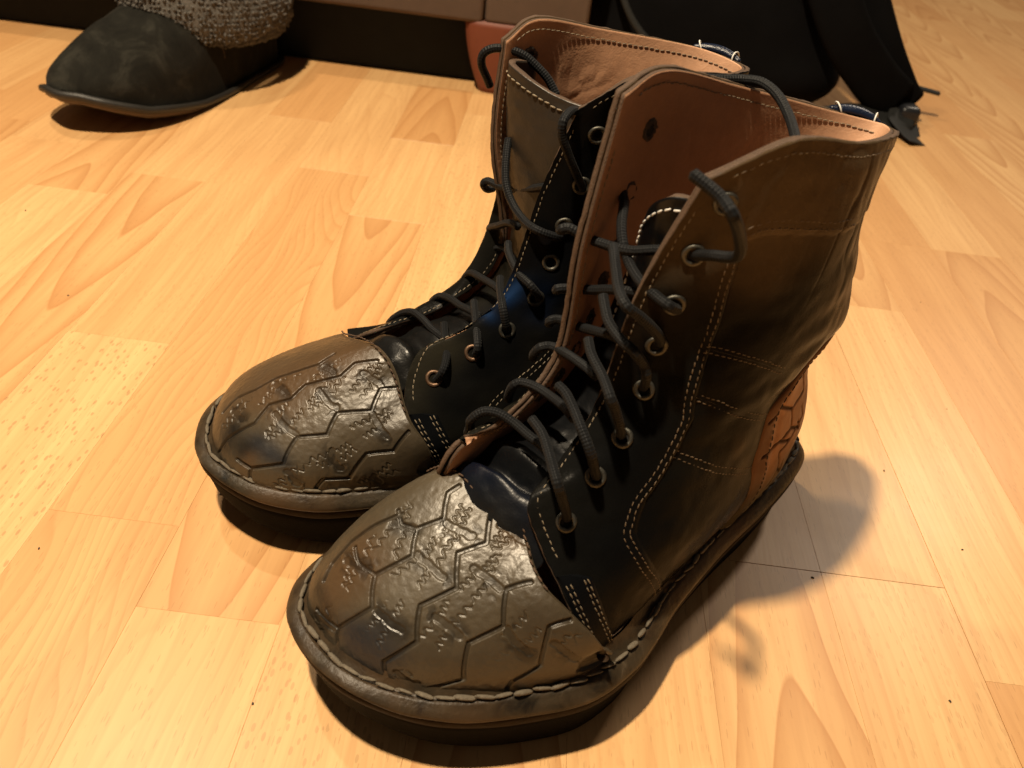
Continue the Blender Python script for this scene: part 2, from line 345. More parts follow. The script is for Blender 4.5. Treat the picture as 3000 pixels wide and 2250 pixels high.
def wood_mat(name='beech_laminate'):
    t=NT(name); g=t.n('ShaderNodeNewGeometry').outputs['Position']
    rnd=t.n('ShaderNodeObjectInfo').outputs['Random']
    tone=t.attr('tone','OBJECT').outputs['Fac']; cath=t.attr('cath','OBJECT').outputs['Fac']; cyy=t.attr('apex','OBJECT').outputs['Fac']; cxx=t.attr('mid','OBJECT').outputs['Fac']; fleck=t.attr('fleck','OBJECT').outputs['Fac']; sgn=t.attr('sgn','OBJECT').outputs['Fac']; wav=t.attr('wav','OBJECT').outputs['Fac']
    sp=t.n('ShaderNodeSeparateXYZ'); t.l(g,sp.inputs[0]); x,y=sp.outputs[0],sp.outputs[1]
    off=t.math('MULTIPLY',rnd,37.0)
    def vec(sx,sy,z=None):
        c=t.n('ShaderNodeCombineXYZ'); t.l(t.math('MULTIPLY',x,sx),c.inputs[0]); t.l(t.math('MULTIPLY',y,sy),c.inputs[1]); t.l(z or off,c.inputs[2]); return c.outputs[0]
    # slow warp of the grain, streaks, growth rings, cathedral arches
    warp=t.math('SUBTRACT',t.noise(vec(9,5),1.0,2,.5),.5)
    streak=t.noise(vec(190,6),1.0,4,.65)
    broad=t.noise(vec(55,3.0),1.0,3,.55,.4)
    xr=t.math('SUBTRACT',x,cxx); yr=t.math('MULTIPLY',t.math('SUBTRACT',y,cyy),sgn)
    q=t.math('ADD',t.math('MULTIPLY',yr,21.0),t.math('MULTIPLY',t.math('POWER',t.math('ABSOLUTE',xr),1.6),900.0))
    q=t.math('ADD',q,t.math('MULTIPLY',warp,3.0)); q=t.math('ADD',q,t.math('MULTIPLY',t.math('SUBTRACT',t.noise(vec(26,3),1.0,1,.5),.5),1.6))
    fr=t.math('FRACT',t.math('MULTIPLY',q,.46))
    arch=t.ramp(fr,[(0,(0,0,0)),(.55,(.22,)*3),(.9,(.75,)*3),(.965,(1,)*3),(1,(0.05,)*3)])
    ql=t.math('ADD',t.math('MULTIPLY',xr,150.0),t.math('MULTIPLY',t.math('SUBTRACT',t.noise(vec(11,2.4),1.0,2,.5),.5),t.math('ADD',14.0,t.math('MULTIPLY',wav,22.0))))
    fl=t.math('FRACT',ql); warp2=None
    lines=t.ramp(fl,[(0,(0,0,0)),(.7,(.35,)*3),(.93,(.85,)*3),(1,(.05,)*3)])
    ringv=t.mix(cath,lines,arch)
    light=(.740,.470,.215,1); mid=(.610,.330,.132,1); dark=(.470,.225,.080,1)
    base=t.mix(tone,light,mid)
    c=t.mix(t.math('MULTIPLY',ringv,t.math('ADD',t.math('ADD',t.math('MULTIPLY',cath,.60),.26),t.math('MULTIPLY',wav,.60))),base,dark)
    c=t.mix(t.math('MULTIPLY',t.math('SUBTRACT',broad,.35,clamp=True),.95),c,dark)
    c=t.mix(t.math('MULTIPLY',t.math('SUBTRACT',streak,.46,clamp=True),1.5),c,(.46,.23,.088,1))
    # medullary pores: short dark dashes along the grain
    pv=t.n('ShaderNodeTexVoronoi',feature='F1'); t.l(vec(820,95),pv.inputs['Vector']); pv.inputs['Scale'].default_value=1.0
    pick=t.math('GREATER_THAN',t.noise(vec(210,40),1.0,1),.50)
    pore=t.math('MULTIPLY',t.math('LESS_THAN',pv.outputs['Distance'],.23),pick)
    c=t.mix(t.math('MULTIPLY',pore,.34),c,(.33,.16,.06,1))
    fv=t.n('ShaderNodeTexVoronoi',feature='F1'); t.l(vec(340,130),fv.inputs['Vector']); fv.inputs['Scale'].default_value=1.0
    fpick=t.math('GREATER_THAN',t.noise(vec(160,60),1.0,1),.42)
    fl2=t.math('MULTIPLY',t.math('MULTIPLY',t.math('LESS_THAN',fv.outputs['Distance'],.27),fpick),fleck)
    c=t.mix(t.math('MULTIPLY',fl2,.50),c,(.30,.17,.07,1))
    smear=t.noise(g,9,5,.6)
    r=t.math('ADD',.30,t.math('MULTIPLY',smear,.16))
    b=t.bump(t.noise(vec(700,60),1.0,3,.6),.08,.0003)
    return t.out(c,r,b,.42)
M['wood']=wood_mat()
def suede():
    t=NT('dark_suede'); p=t.pos(); n=t.noise(p,26,6,.7,.6); f=t.noise(p,900,3,.7)
    c=t.ramp(n,[(.34,(.0060,.0057,.0046)),(.52,(.0125,.0118,.0092)),(.70,(.036,.034,.027))]); c=t.mix(t.math('MULTIPLY',f,.4),c,(.020,.0195,.0165,1))
    return t.out(c,.95,t.bump(f,.5,.0008),.05,Sheen_Weight=.03,Sheen_Roughness=.5)
M['suede']=suede()
M['fleece']=simple('grey_fleece',(.17,.157,.14),.95,140,.55,.8,.002,.1)
M['rand']=simple('slipper_rand',(.022,.020,.017),.5,200,.4,.3,.0006)
M['slippersole']=simple('slipper_sole',(.10,.065,.038),.6,120,.4,.3,.0008)
M['sofa']=simple('sofa_fabric',(.125,.088,.066),.92,28,.35,.5,.0015,.15,bscale=900)
M['sofagap']=simple('sofa_gap_board',(.010,.012,.013),.7,40,.5,.2,.001,.2)  # black colour stands in for the shade below the front rail
M['redwood']=simple('sofa_foot_wood',(.17,.042,.019),.6,30,.3,.15,.0006)
M['nylon']=simple('black_nylon',(.0055,.0055,.006),.85,30,.4,.35,.0008,.03,bscale=1400)
M['mesh']=simple('black_mesh_padding',(.011,.0115,.0125),.9,90,.4,.6,.0012,.1,bscale=1100)
M['web']=simple('webbing',(.015,.016,.0155),.7,200,.4,.5,.0007,.3,bscale=1500)
M['plastic']=simple('black_plastic',(.012,.013,.016),.35,100,.2,.05,.0003)
M['under']=simple('floor_underlay',(.30,.16,.07),.9)

# ---- feature lines, in patch coordinates of each boot (seams, grooves, eyelets) and lace paths in boot frames
EYE_LN = [(0.221, 3.157), (0.442, 4.04), (0.523, 4.816), (0.503, 5.726), (0.442, 6.341), (0.482, 6.716), (0.462, 7.171), (0.482, 7.625)]
EYE_LF = [(7.015, 7.385), (7.075, 6.823), (7.075, 6.368), (7.236, 6.154)]
EYE_RN = [(0.281, 3.05), (0.623, 3.452), (0.905, 3.826), (1.065, 4.575), (0.985, 5.565), (0.925, 6.234), (1.005, 6.662), (0.905, 7.304)]
SEAM_L = [[(0.945, 6.93), (0.965, 6.528), (0.965, 6.207), (0.965, 5.94), (0.965, 5.565), (0.985, 5.11), (1.025, 4.575), (0.965, 4.013), (0.844, 3.532), (0.724, 3.211), (0.643, 2.809), (0.603, 2.569), (0.623, 2.247), (0.663, 1.846), (0.724, 1.338), (0.864, 0.268)], [(0.945, 7.144), (0.965, 7.197), (1.166, 7.224), (1.528, 7.171), (1.97, 7.09), (2.332, 7.037)], [(0.965, 5.94), (1.286, 5.645), (1.608, 5.324), (2.01, 4.816)], [(1.025, 5.057), (1.347, 4.602), (1.688, 4.067), (2.05, 3.559)], [(1.005, 3.933), (1.226, 3.505), (1.528, 2.89), (1.93, 2.221)]]
COUNTER_L = [(1.95, 1.284), (1.93, 2.247), (1.99, 2.89), (2.05, 3.559), (2.151, 4.013), (2.131, 4.789), (2.231, 5.164), (2.352, 5.244)]
GROOVE_L = [[(6.03, 0.02), (6.256, 0.14), (5.804, 0.314), (6.407, 0.452), (5.879, 0.585), (6.784, 0.696), (6.256, 0.799), (7.161, 0.9), (7.085, 0.973)], [(7.613, 0.054), (7.839, 0.164), (7.462, 0.344), (8.216, 0.452), (7.915, 0.595), (8.819, 0.686), (8.518, 0.786), (9.648, 0.873), (9.724, 0.933)], [(4.975, 0.027), (4.296, 0.154), (4.598, 0.398), (3.844, 0.565), (4.372, 0.732), (3.618, 0.903)], [(3.015, 0.033), (2.94, 0.161), (2.337, 0.365), (2.412, 0.742), (1.884, 0.92)], [(0.98, 0.147), (1.055, 0.498), (0.452, 0.789)], [(8.894, 0.127), (7.839, 0.164)], [(9.573, 0.254), (10.025, 0.324), (10.327, 0.438), (10.251, 0.559), (9.95, 0.672)], [(8.216, 0.452), (9.045, 0.435), (9.874, 0.448)], [(8.819, 0.686), (9.497, 0.649), (10.251, 0.666)]]
BAR_L = [[(7.387, 0.344), (6.256, 0.324)], [(7.915, 0.605), (6.407, 0.589)], [(8.367, 0.773), (6.859, 0.786)], [(5.879, 0.448), (4.824, 0.411)], [(6.03, 0.682), (4.523, 0.709)], [(3.693, 0.559), (2.638, 0.468)], [(5.879, 0.1), (5.276, 0.023)], [(6.558, 0.893), (4.899, 0.957)], [(2.186, 0.625), (1.131, 0.512)], [(8.894, 0.077), (7.915, 0.151)], [(9.573, 0.391), (8.442, 0.458)], [(9.874, 0.619), (8.819, 0.679)]]
GROOVE_R = [[(6.472, 0.184), (6.191, 0.348), (6.543, 0.448), (6.261, 0.535), (6.543, 0.615), (6.121, 0.753), (6.472, 0.839), (6.121, 0.933)], [(4.925, 0.013), (5.065, 0.134), (4.362, 0.251), (4.784, 0.431), (4.151, 0.522), (4.714, 0.642), (3.869, 0.773), (4.714, 0.88), (4.291, 0.973)], [(2.884, 0.047), (2.814, 0.177), (2.251, 0.201), (2.322, 0.508), (1.688, 0.632), (1.829, 0.906)], [(7.879, 0.227), (8.09, 0.331), (7.879, 0.431), (7.95, 0.535), (7.809, 0.602), (7.528, 0.716), (7.95, 0.803)], [(6.472, 0.184), (6.472, 0.117), (6.543, 0.027)], [(5.065, 0.134), (5.628, 0.134)]]
BAR_R = [[(6.121, 0.445), (4.784, 0.431)], [(6.05, 0.639), (4.784, 0.649)], [(5.91, 0.843), (4.784, 0.893)], [(4.151, 0.214), (3.447, 0.074)], [(3.447, 0.462), (2.533, 0.294)], [(3.729, 0.773), (2.181, 0.729)], [(7.528, 0.294), (6.613, 0.308)], [(7.668, 0.515), (6.543, 0.538)], [(7.176, 0.722), (6.472, 0.742)], [(1.759, 0.271), (1.477, 0.097)]]
GROOVE_HEEL = [[(2.09, 3.344), (2.291, 3.532), (2.573, 3.023), (2.553, 2.488), (2.352, 2.408)], [(2.573, 3.023), (2.935, 3.077), (2.995, 3.559), (2.935, 3.532)], [(2.05, 2.435), (2.312, 2.462), (2.553, 2.114), (2.915, 2.301), (2.894, 2.649)], [(2.352, 0.803), (2.412, 1.391), (2.352, 2.087), (2.553, 2.114)], [(2.412, 1.391), (2.533, 1.043), (2.513, 1.525)], [(2.995, 3.559), (2.392, 4.709), (2.412, 4.87)], [(2.553, 2.488), (2.814, 2.06), (2.754, 2.381)]]
SEAM_R = [[(1.528, 3.211), (1.367, 2.783), (1.246, 2.542), (0.965, 2.033), (0.764, 1.579)]]
LACE_L = [[(0.1985, 0.0134, 0.0925), (0.2016, 0.0163, 0.1002), (0.2111, 0.0185, 0.1208), (0.206, 0.0069, 0.1232), (0.2016, -0.0034, 0.1245), (0.2006, -0.012, 0.1259)], [(0.209, -0.04, 0.1011), (0.2092, -0.0388, 0.1054), (0.2097, -0.0373, 0.1111), (0.2058, -0.0348, 0.1152), (0.2018, -0.0303, 0.1157), (0.1987, -0.0239, 0.1143), (0.1973, -0.0152, 0.1132), (0.1965, -0.0083, 0.1133), (0.1972, -0.002, 0.1126)], [(0.1817, 0.0106, 0.1036), (0.1881, 0.0142, 0.1134), (0.194, 0.0155, 0.1261), (0.1939, 0.0085, 0.1327), (0.1911, -0.0002, 0.1351), (0.1896, -0.0074, 0.1373), (0.1901, -0.012, 0.1383)], [(0.1894, -0.04, 0.1116), (0.1904, -0.0388, 0.1155), (0.1906, -0.0367, 0.1213), (0.1881, -0.0347, 0.1234), (0.1855, -0.0287, 0.1243), (0.1844, -0.0207, 0.1247), (0.186, -0.0095, 0.127), (0.1882, -0.002, 0.1281)], [(0.176, -0.014, 0.1535), (0.1798, -0.007, 0.1517), (0.1831, 0.0036, 0.1496), (0.1871, 0.0126, 0.1481), (0.184, 0.0134, 0.1419), (0.1801, 0.0143, 0.1326), (0.1709, 0.0086, 0.1195)], [(0.1788, -0.04, 0.1293), (0.1795, -0.0389, 0.1327), (0.178, -0.0371, 0.1362), (0.1745, -0.0342, 0.1371), (0.1746, -0.0251, 0.1392), (0.175, -0.0149, 0.1404), (0.1759, -0.006, 0.1412)], [(0.1704, -0.016, 0.17), (0.1736, -0.0105, 0.168), (0.1763, -0.0049, 0.1662), (0.1774, 0.0028, 0.1642), (0.1766, 0.0096, 0.1627), (0.1714, 0.0112, 0.156), (0.1698, 0.0124, 0.1506), (0.1614, 0.0055, 0.1376)], [(0.1709, -0.042, 0.1425), (0.1714, -0.0411, 0.1448), (0.1685, -0.0388, 0.1458), (0.1661, -0.0308, 0.1467), (0.1659, -0.0212, 0.15), (0.1655, -0.0141, 0.1524), (0.1657, -0.006, 0.1545)], [(0.1662, -0.02, 0.1881), (0.1686, -0.0163, 0.187), (0.1744, -0.008, 0.1846), (0.1794, -0.0006, 0.1829), (0.182, 0.0063, 0.1815), (0.1772, 0.0086, 0.1774), (0.1712, 0.0102, 0.1719), (0.164, 0.0094, 0.1644), (0.1566, 0.0043, 0.1551)], [(0.1696, -0.042, 0.1578), (0.1698, -0.0414, 0.1593), (0.1652, -0.0381, 0.1599), (0.1646, -0.0279, 0.1647), (0.1636, -0.0161, 0.1708), (0.1612, -0.006, 0.174)], [(0.1448, -0.041, 0.1966), (0.147, -0.0373, 0.196), (0.15, -0.0335, 0.1952), (0.1556, -0.0277, 0.1913), (0.1592, -0.022, 0.1871), (0.161, -0.0152, 0.1822), (0.1641, -0.0054, 0.1803), (0.1664, 0.0052, 0.1805), (0.1657, 0.0115, 0.1797), (0.1573, 0.0091, 0.1747), (0.1566, 0.0077, 0.176), (0.158, 0.0061, 0.1764)], [(0.1707, -0.044, 0.1836), (0.1707, -0.0432, 0.185), (0.1687, -0.0413, 0.1857), (0.1649, -0.0359, 0.1838), (0.1629, -0.0275, 0.1843), (0.1602, -0.0172, 0.1861), (0.1534, -0.0104, 0.1881), (0.1491, -0.006, 0.189)], [(0.1558, 0.0068, 0.1951), (0.157, 0.0099, 0.1968), (0.1597, 0.0182, 0.2015), (0.1598, 0.0269, 0.2052), (0.1621, 0.0303, 0.2097), (0.1702, 0.0337, 0.2186), (0.1815, 0.0378, 0.2287), (0.1816, 0.0324, 0.2319), (0.1826, 0.0275, 0.2338), (0.1841, 0.022, 0.2356)], [(0.1013, -0.055, 0.2314), (0.091, -0.0495, 0.2315), (0.0832, -0.0452, 0.232), (0.0799, -0.038, 0.2327), (0.0799, -0.0289, 0.2304), (0.0843, -0.0182, 0.2262), (0.0941, -0.0061, 0.223), (0.1041, 0.004, 0.2208)]]
LACE_R = [[(0.1839, 0.0404, 0.0815), (0.1832, 0.0428, 0.0841), (0.181, 0.0449, 0.0906), (0.177, 0.0379, 0.0937), (0.173, 0.0242, 0.0936), (0.1692, 0.012, 0.0939)], [(0.1877, -0.022, 0.0746), (0.1875, -0.0211, 0.0768), (0.1856, -0.0186, 0.0812), (0.1819, -0.0149, 0.086), (0.1785, -0.0087, 0.0894), (0.176, 0.0002, 0.09), (0.1746, 0.0091, 0.0899), (0.1728, 0.0167, 0.0906), (0.1711, 0.024, 0.0916)], [(0.1638, 0.0394, 0.0914), (0.1635, 0.0415, 0.0937), (0.164, 0.0445, 0.1008), (0.1608, 0.0333, 0.1048), (0.1539, 0.012, 0.1049)], [(0.1637, -0.024, 0.0776), (0.164, -0.0223, 0.0814), (0.1644, -0.0192, 0.0881), (0.1619, -0.015, 0.0933), (0.1598, -0.0061, 0.0968), (0.1581, 0.0053, 0.099), (0.1567, 0.014, 0.1016), (0.1554, 0.024, 0.1042)], [(0.1471, 0.0391, 0.1044), (0.1494, 0.0423, 0.1092), (0.1503, 0.0381, 0.1178), (0.1451, 0.0227, 0.1172), (0.1407, 0.012, 0.117)], [(0.1424, -0.026, 0.0883), (0.1439, -0.024, 0.0922), (0.1462, -0.0206, 0.0992), (0.145, -0.0151, 0.1052), (0.1442, -0.0035, 0.1087), (0.1438, 0.0117, 0.113), (0.1442, 0.024, 0.116)], [(0.132, 0.0381, 0.1186), (0.1332, 0.041, 0.1226), (0.138, 0.0399, 0.1287), (0.1399, 0.0292, 0.1297), (0.1376, 0.0129, 0.1307), (0.1346, 0.004, 0.1318)], [(0.128, -0.026, 0.1056), (0.1307, -0.0215, 0.1144), (0.1283, -0.0144, 0.1187), (0.1275, -0.0062, 0.1193), (0.1285, 0.006, 0.1188)], [(0.1328, -0.012, 0.1793), (0.135, -0.0078, 0.175), (0.1376, -0.0016, 0.1684), (0.1388, 0.0046, 0.1618), (0.1377, 0.0126, 0.1559), (0.1373, 0.0252, 0.1543), (0.1356, 0.0354, 0.1548), (0.1277, 0.0382, 0.1522), (0.1208, 0.0352, 0.15)], [(0.1302, -0.03, 0.1456), (0.1344, -0.0285, 0.1462), (0.1372, -0.0271, 0.1498), (0.1355, -0.0254, 0.1521), (0.131, -0.0164, 0.1524), (0.1268, -0.0022, 0.1571), (0.1247, 0.014, 0.1655), (0.1238, 0.022, 0.169)], [(0.1249, -0.03, 0.12), (0.1297, -0.0275, 0.1218), (0.1319, -0.0255, 0.1252), (0.1321, -0.0139, 0.1325), (0.1311, -0.0046, 0.1383), (0.1302, 0.004, 0.1405)], [(0.1164, 0.0356, 0.1727), (0.1175, 0.038, 0.1757), (0.1248, 0.0416, 0.1859), (0.1298, 0.0416, 0.1945), (0.1329, 0.0409, 0.2015), (0.1328, 0.04, 0.2075), (0.1261, 0.0341, 0.2093), (0.1186, 0.0276, 0.2056)], [(0.1362, -0.032, 0.1982), (0.1382, -0.0315, 0.2019), (0.142, -0.0306, 0.2088), (0.1419, -0.0297, 0.2141), (0.1375, -0.0274, 0.2172), (0.1308, -0.0244, 0.2172), (0.125, -0.0209, 0.2157), (0.1205, -0.0173, 0.2124), (0.116, -0.0132, 0.2081), (0.1138, -0.0106, 0.2046), (0.1121, -0.008, 0.201)]]
BLOB_LN = [(0.139, 0.0198, 0.2266, 0.022, 'brn', 0.75), (0.1166, 0.0234, 0.2212, 0.022, 'brn', 0.75), (0.0951, 0.022, 0.2253, 0.022, 'brn', 0.75), (0.1424, 0.0186, 0.2157, 0.022, 'brn', 0.75), (0.1352, 0.0208, 0.2344, 0.022, 'brn', 0.75), (0.1327, 0.0217, 0.1861, 0.011, 'brn', 0.5), (0.1271, 0.0233, 0.1967, 0.011, 'brn', 0.5), (0.152, 0.0139, 0.2072, 0.011, 'brn', 0.5), (0.1177, 0.0275, 0.1045, 0.006, 'brn', 0.45), (0.1098, 0.0284, 0.0909, 0.006, 'brn', 0.45), (0.1191, 0.0313, 0.057, 0.0055, 'brn', 0.55), (0.1482, 0.0365, 0.0603, 0.0055, 'brn', 0.55), (0.1058, 0.0293, 0.0612, 0.0055, 'brn', 0.55), (0.1774, 0.0184, 0.1078, 0.016, 'blk', 0.6), (0.1665, 0.032, 0.0898, 0.016, 'blk', 0.6), (0.1925, 0.0262, 0.0859, 0.016, 'blk', 0.6), (0.1687, 0.0145, 0.1218, 0.016, 'blk', 0.6), (0.1591, 0.0379, 0.0674, 0.016, 'blk', 0.6), (0.0827, 0.0241, 0.1824, 0.0085, 'blk', 0.95), (0.0932, 0.0265, 0.1721, 0.0085, 'blk', 0.95), (0.1051, 0.0269, 0.1633, 0.0085, 'blk', 0.95), (0.1158, 0.0257, 0.1561, 0.0085, 'blk', 0.95), (0.1257, 0.024, 0.1514, 0.0085, 'blk', 0.95), (0.1244, 0.025, 0.1331, 0.0085, 'blk', 0.85), (0.1332, 0.0244, 0.1292, 0.0085, 'blk', 0.85), (0.1159, 0.0256, 0.1375, 0.0085, 'blk', 0.85), (0.1362, 0.0223, 0.1428, 0.0085, 'blk', 0.85), (0.132, 0.0257, 0.1197, 0.006, 'blk', 0.6), (0.1321, 0.0219, 0.1599, 0.006, 'blk', 0.6), (0.0898, 0.023, 0.1262, 0.005, 'brn', 0.5), (0.0624, 0.0145, 0.1048, 0.005, 'brn', 0.5)]
BLOB_RN = [(0.1858, 0.035, 0.0922, 0.012, 'olv', 0.7), (0.1775, 0.037, 0.0944, 0.012, 'olv', 0.7), (0.1927, 0.0421, 0.0816, 0.012, 'olv', 0.7), (0.1415, 0.0342, 0.1256, 0.0045, 'blu', 1.0), (0.1444, 0.0356, 0.1217, 0.0045, 'blu', 1.0), (0.1539, 0.0348, 0.1124, 0.0045, 'blu', 0.9), (0.1277, 0.0415, 0.1225, 0.007, 'blu2', 0.6), (0.1334, 0.0425, 0.1114, 0.007, 'blu2', 0.6), (0.1813, 0.0487, 0.0786, 0.012, 'blk', 0.6), (0.1595, 0.047, 0.0884, 0.012, 'blk', 0.6), (0.1744, 0.056, 0.0693, 0.012, 'blk', 0.6)]
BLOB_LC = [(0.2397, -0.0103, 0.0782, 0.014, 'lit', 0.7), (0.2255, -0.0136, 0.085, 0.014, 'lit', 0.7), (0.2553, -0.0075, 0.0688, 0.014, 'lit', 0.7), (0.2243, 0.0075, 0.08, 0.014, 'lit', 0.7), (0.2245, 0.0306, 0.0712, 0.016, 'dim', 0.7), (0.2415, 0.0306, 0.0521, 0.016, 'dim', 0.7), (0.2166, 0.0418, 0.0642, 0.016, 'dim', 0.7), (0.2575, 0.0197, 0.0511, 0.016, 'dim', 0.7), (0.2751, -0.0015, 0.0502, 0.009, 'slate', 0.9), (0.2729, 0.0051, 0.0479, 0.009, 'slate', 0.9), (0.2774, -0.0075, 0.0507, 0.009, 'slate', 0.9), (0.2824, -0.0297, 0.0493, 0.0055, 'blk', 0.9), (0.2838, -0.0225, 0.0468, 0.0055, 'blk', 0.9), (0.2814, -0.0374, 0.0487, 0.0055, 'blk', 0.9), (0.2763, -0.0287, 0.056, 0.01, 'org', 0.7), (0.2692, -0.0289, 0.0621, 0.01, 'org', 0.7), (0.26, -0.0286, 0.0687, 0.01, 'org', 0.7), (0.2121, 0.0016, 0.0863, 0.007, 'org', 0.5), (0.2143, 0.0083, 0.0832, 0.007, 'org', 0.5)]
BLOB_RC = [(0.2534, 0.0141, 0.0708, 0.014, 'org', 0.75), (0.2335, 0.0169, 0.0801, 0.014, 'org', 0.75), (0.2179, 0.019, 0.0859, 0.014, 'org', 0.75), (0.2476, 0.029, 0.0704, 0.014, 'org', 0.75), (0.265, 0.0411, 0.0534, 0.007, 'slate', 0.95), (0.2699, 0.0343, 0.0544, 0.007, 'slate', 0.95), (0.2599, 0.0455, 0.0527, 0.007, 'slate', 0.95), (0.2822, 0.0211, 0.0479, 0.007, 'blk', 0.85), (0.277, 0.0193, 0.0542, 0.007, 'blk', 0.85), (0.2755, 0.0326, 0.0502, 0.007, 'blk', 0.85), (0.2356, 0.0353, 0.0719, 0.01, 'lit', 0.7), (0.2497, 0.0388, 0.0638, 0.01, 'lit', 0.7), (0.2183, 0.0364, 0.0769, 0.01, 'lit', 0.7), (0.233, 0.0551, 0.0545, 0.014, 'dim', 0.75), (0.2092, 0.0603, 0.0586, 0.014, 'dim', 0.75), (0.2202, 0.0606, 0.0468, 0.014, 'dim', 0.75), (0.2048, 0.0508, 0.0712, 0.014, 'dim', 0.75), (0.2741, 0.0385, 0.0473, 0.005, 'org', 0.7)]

# ------------------------------------------------------------------ floor: beech laminate, three strips to a panel
floor = mesh_obj('floor',[(-4,-3,-.0065),(5,-3,-.0065),(5,6,-.0065),(-4,6,-.0065)],[(0,1,2,3)],M['under'],smooth=False)
tag(floor,kind='structure')
SW=.0665; X0=-.157
def strip_mesh(w,l,g=.00003,b=.00010,gr=0,gy=0):
    V=[]; F=[]
    for (z,i) in ((-.006,0),(-b,0),(0,b)):
        V+=[(-w/2+g+i,-l/2+g+i+gy,z),(w/2-g-i-gr,-l/2+g+i+gy,z),(w/2-g-i-gr,l/2-g-i,z),(-w/2+g+i,l/2-g-i,z)]
    F=grid_faces(3,4,wrap=True)+[(8,9,10,11)]
    return V,F
JO={-4:[.19,.626,.97],-3:[.25,.672,1.08],-2:[.02,.4305,.85,1.21],-1:[.28,.729,1.12],0:[.23,.645,.83,1.01],1:[.10,.52,.93],2:[.3,.75,1.15],
    3:[-.1,.3047,.70,1.1],4:[-.1,.3047,.62,1.02],5:[-.12,.3047,.79,1.2],6:[-.2,.249,.60,.95],7:[-.05,.36,.73,.915,1.3],8:[.12,.5,.728,1.05]}
SPEC={ # (column, strip index in that column): tone, cathedral, apex, sign, fleck
 (-4,1):(.10,0,0,1,0),(-4,2):(.55,1,.70,1,0),(-3,1):(.42,1,.46,-1,0),(-3,2):(.25,0,0,1,0),(-2,1):(.0,0,0,1,1),(-2,2):(.35,0,0,1,0),(-2,3):(.85,0,0,1,0),
 (-1,0):(.70,0,0,1,0,.5),(-1,1):(.66,0,0,1,0,.6),(-1,2):(.18,0,0,1,0),(-1,3):(.15,0,0,1,0),(0,1):(.50,1,.50,-1,0),(0,2):(.14,0,0,1,.1),(0,3):(.88,1,1.2,1,0),(0,4):(.2,0,0,1,0),(1,1):(.06,0,0,1,.7),(1,2):(.05,0,0,1,.5),
 (3,1):(.30,0,0,1,.2),(3,2):(.35,0,0,1,0),(4,1):(.30,1,.05,1,.1),(4,2):(.4,0,0,1,0),(5,1):(.12,0,0,1,.3),(5,2):(.30,0,0,1,0),(6,1):(.85,0,0,1,0),(6,2):(.15,0,0,1,.1),(7,4):(.7,1,.8,1,0),(8,2):(.75,1,.55,1,0)}
rs=random.Random(5)
for k in range(-13,22):
    js=list(JO.get(k,[]))
    if not js:
        y=-.45+rs.uniform(0,.4)
        while y<1.0: js.append(y); y+=rs.uniform(.34,.46)
    js=sorted(js); y=js[0]
    while y>-.35: y-=rs.uniform(.36,.46); js.insert(0,y)
    base=len([q for q in js if q<JO.get(k,[js[0]])[0]])
    y=js[-1]
    while y<2.6: y+=rs.uniform(.36,.46); js.append(y)
    for i,(a,b) in enumerate(zip(js,js[1:])):
        V,F=strip_mesh(SW,b-a,gr=.00022 if (k==5 and i-base in (0,1)) else 0,gy=.00025 if (k in (3,4,5) and abs(a-.3047)<.001) else 0); o=mesh_obj('floor_strip',V,F,M['wood'],floor,smooth=False)
        gap=0
        o.location=(X0+SW*(k+.5)+gap,(a+b)/2,rs.uniform(-.00006,0))
        sp=SPEC.get((k,i-base+1))
        if sp is None: sp=(rs.choice([.05,.2,.3,.45,.6,.85]),1.0 if rs.random()<.38 else 0.0,a+(b-a)*rs.uniform(-.3,1.2),rs.choice([-1,1]),rs.choice([0,0,0,.3]))
        o['tone'],o['cath'],o['apex'],o['sgn'],o['fleck']=float(sp[0]),float(sp[1]),float(sp[2]),float(sp[3]),float(sp[4])
        o['wav']=float(sp[5]) if len(sp)>5 else 0.0
        o['mid']=X0+SW*(k+.5)+rs.uniform(-.012,.012)

# crumbs and lint lying about
parts=[]
for x,y in [(-.215,.255),(-.145,.305),(.17,.30),(.262,.335),(.235,.395),(.30,.29),(.335,.36),(.30,.47),(.355,.205),(.115,.175),(-.09,.19),(-.31,.47),(.22,.235),(-.02,.145),(.28,.55),(-.40,.58),(.33,.62),(.19,.43)]:
    a=rs.uniform(0,6.28); r=rs.uniform(.00025,.0006)
    parts.append(capsule(np.array([x,y,.0002]),np.array([math.cos(a),math.sin(a),0]),np.array([0,0,1.]),r*rs.uniform(2,4.5),r))
V,F,_=join(parts); tag(mesh_obj('floor_crumbs',V,F,M['edge_dark']),'tiny dark crumbs scattered over the wooden floor','crumbs',kind='stuff')

# ------------------------------------------------------------------ boots
TONGUE_L = [
 [(.224,-.042,.078),(.224,-.025,.0865),(.221,-.008,.0865),(.216,.008,.083),(.214,.018,.076)],
 [(.214,-.042,.086),(.213,-.025,.0975),(.210,-.008,.0975),(.205,.008,.094),(.203,.018,.086)],
 [(.206,-.042,.083),(.205,-.025,.0905),(.202,-.008,.0915),(.197,.008,.090),(.195,.018,.084)],
 [(.199,-.042,.091),(.198,-.025,.1010),(.195,-.008,.1010),(.190,.008,.099),(.188,.018,.092)],
 [(.186,-.042,.092),(.184,-.025,.1000),(.181,-.008,.1020),(.175,.004,.101),(.170,.013,.099)],
 [(.166,-.038,.107),(.164,-.024,.1120),(.161,-.010,.1150),(.156,.002,.115),(.150,.010,.115)],
 [(.150,-.034,.137),(.150,-.022,.1400),(.149,-.010,.1410),(.145,.000,.141),(.139,.008,.141)],
 [(.146,-.030,.164),(.149,-.022,.1680),(.149,-.012,.1720),(.145,-.003,.173),(.138,.006,.173)],
 [(.1455,-.0255,.184),(.150,-.0215,.1985),(.1508,-.0125,.2075),(.1452,-.0045,.2085),(.136,.004,.205)],
]
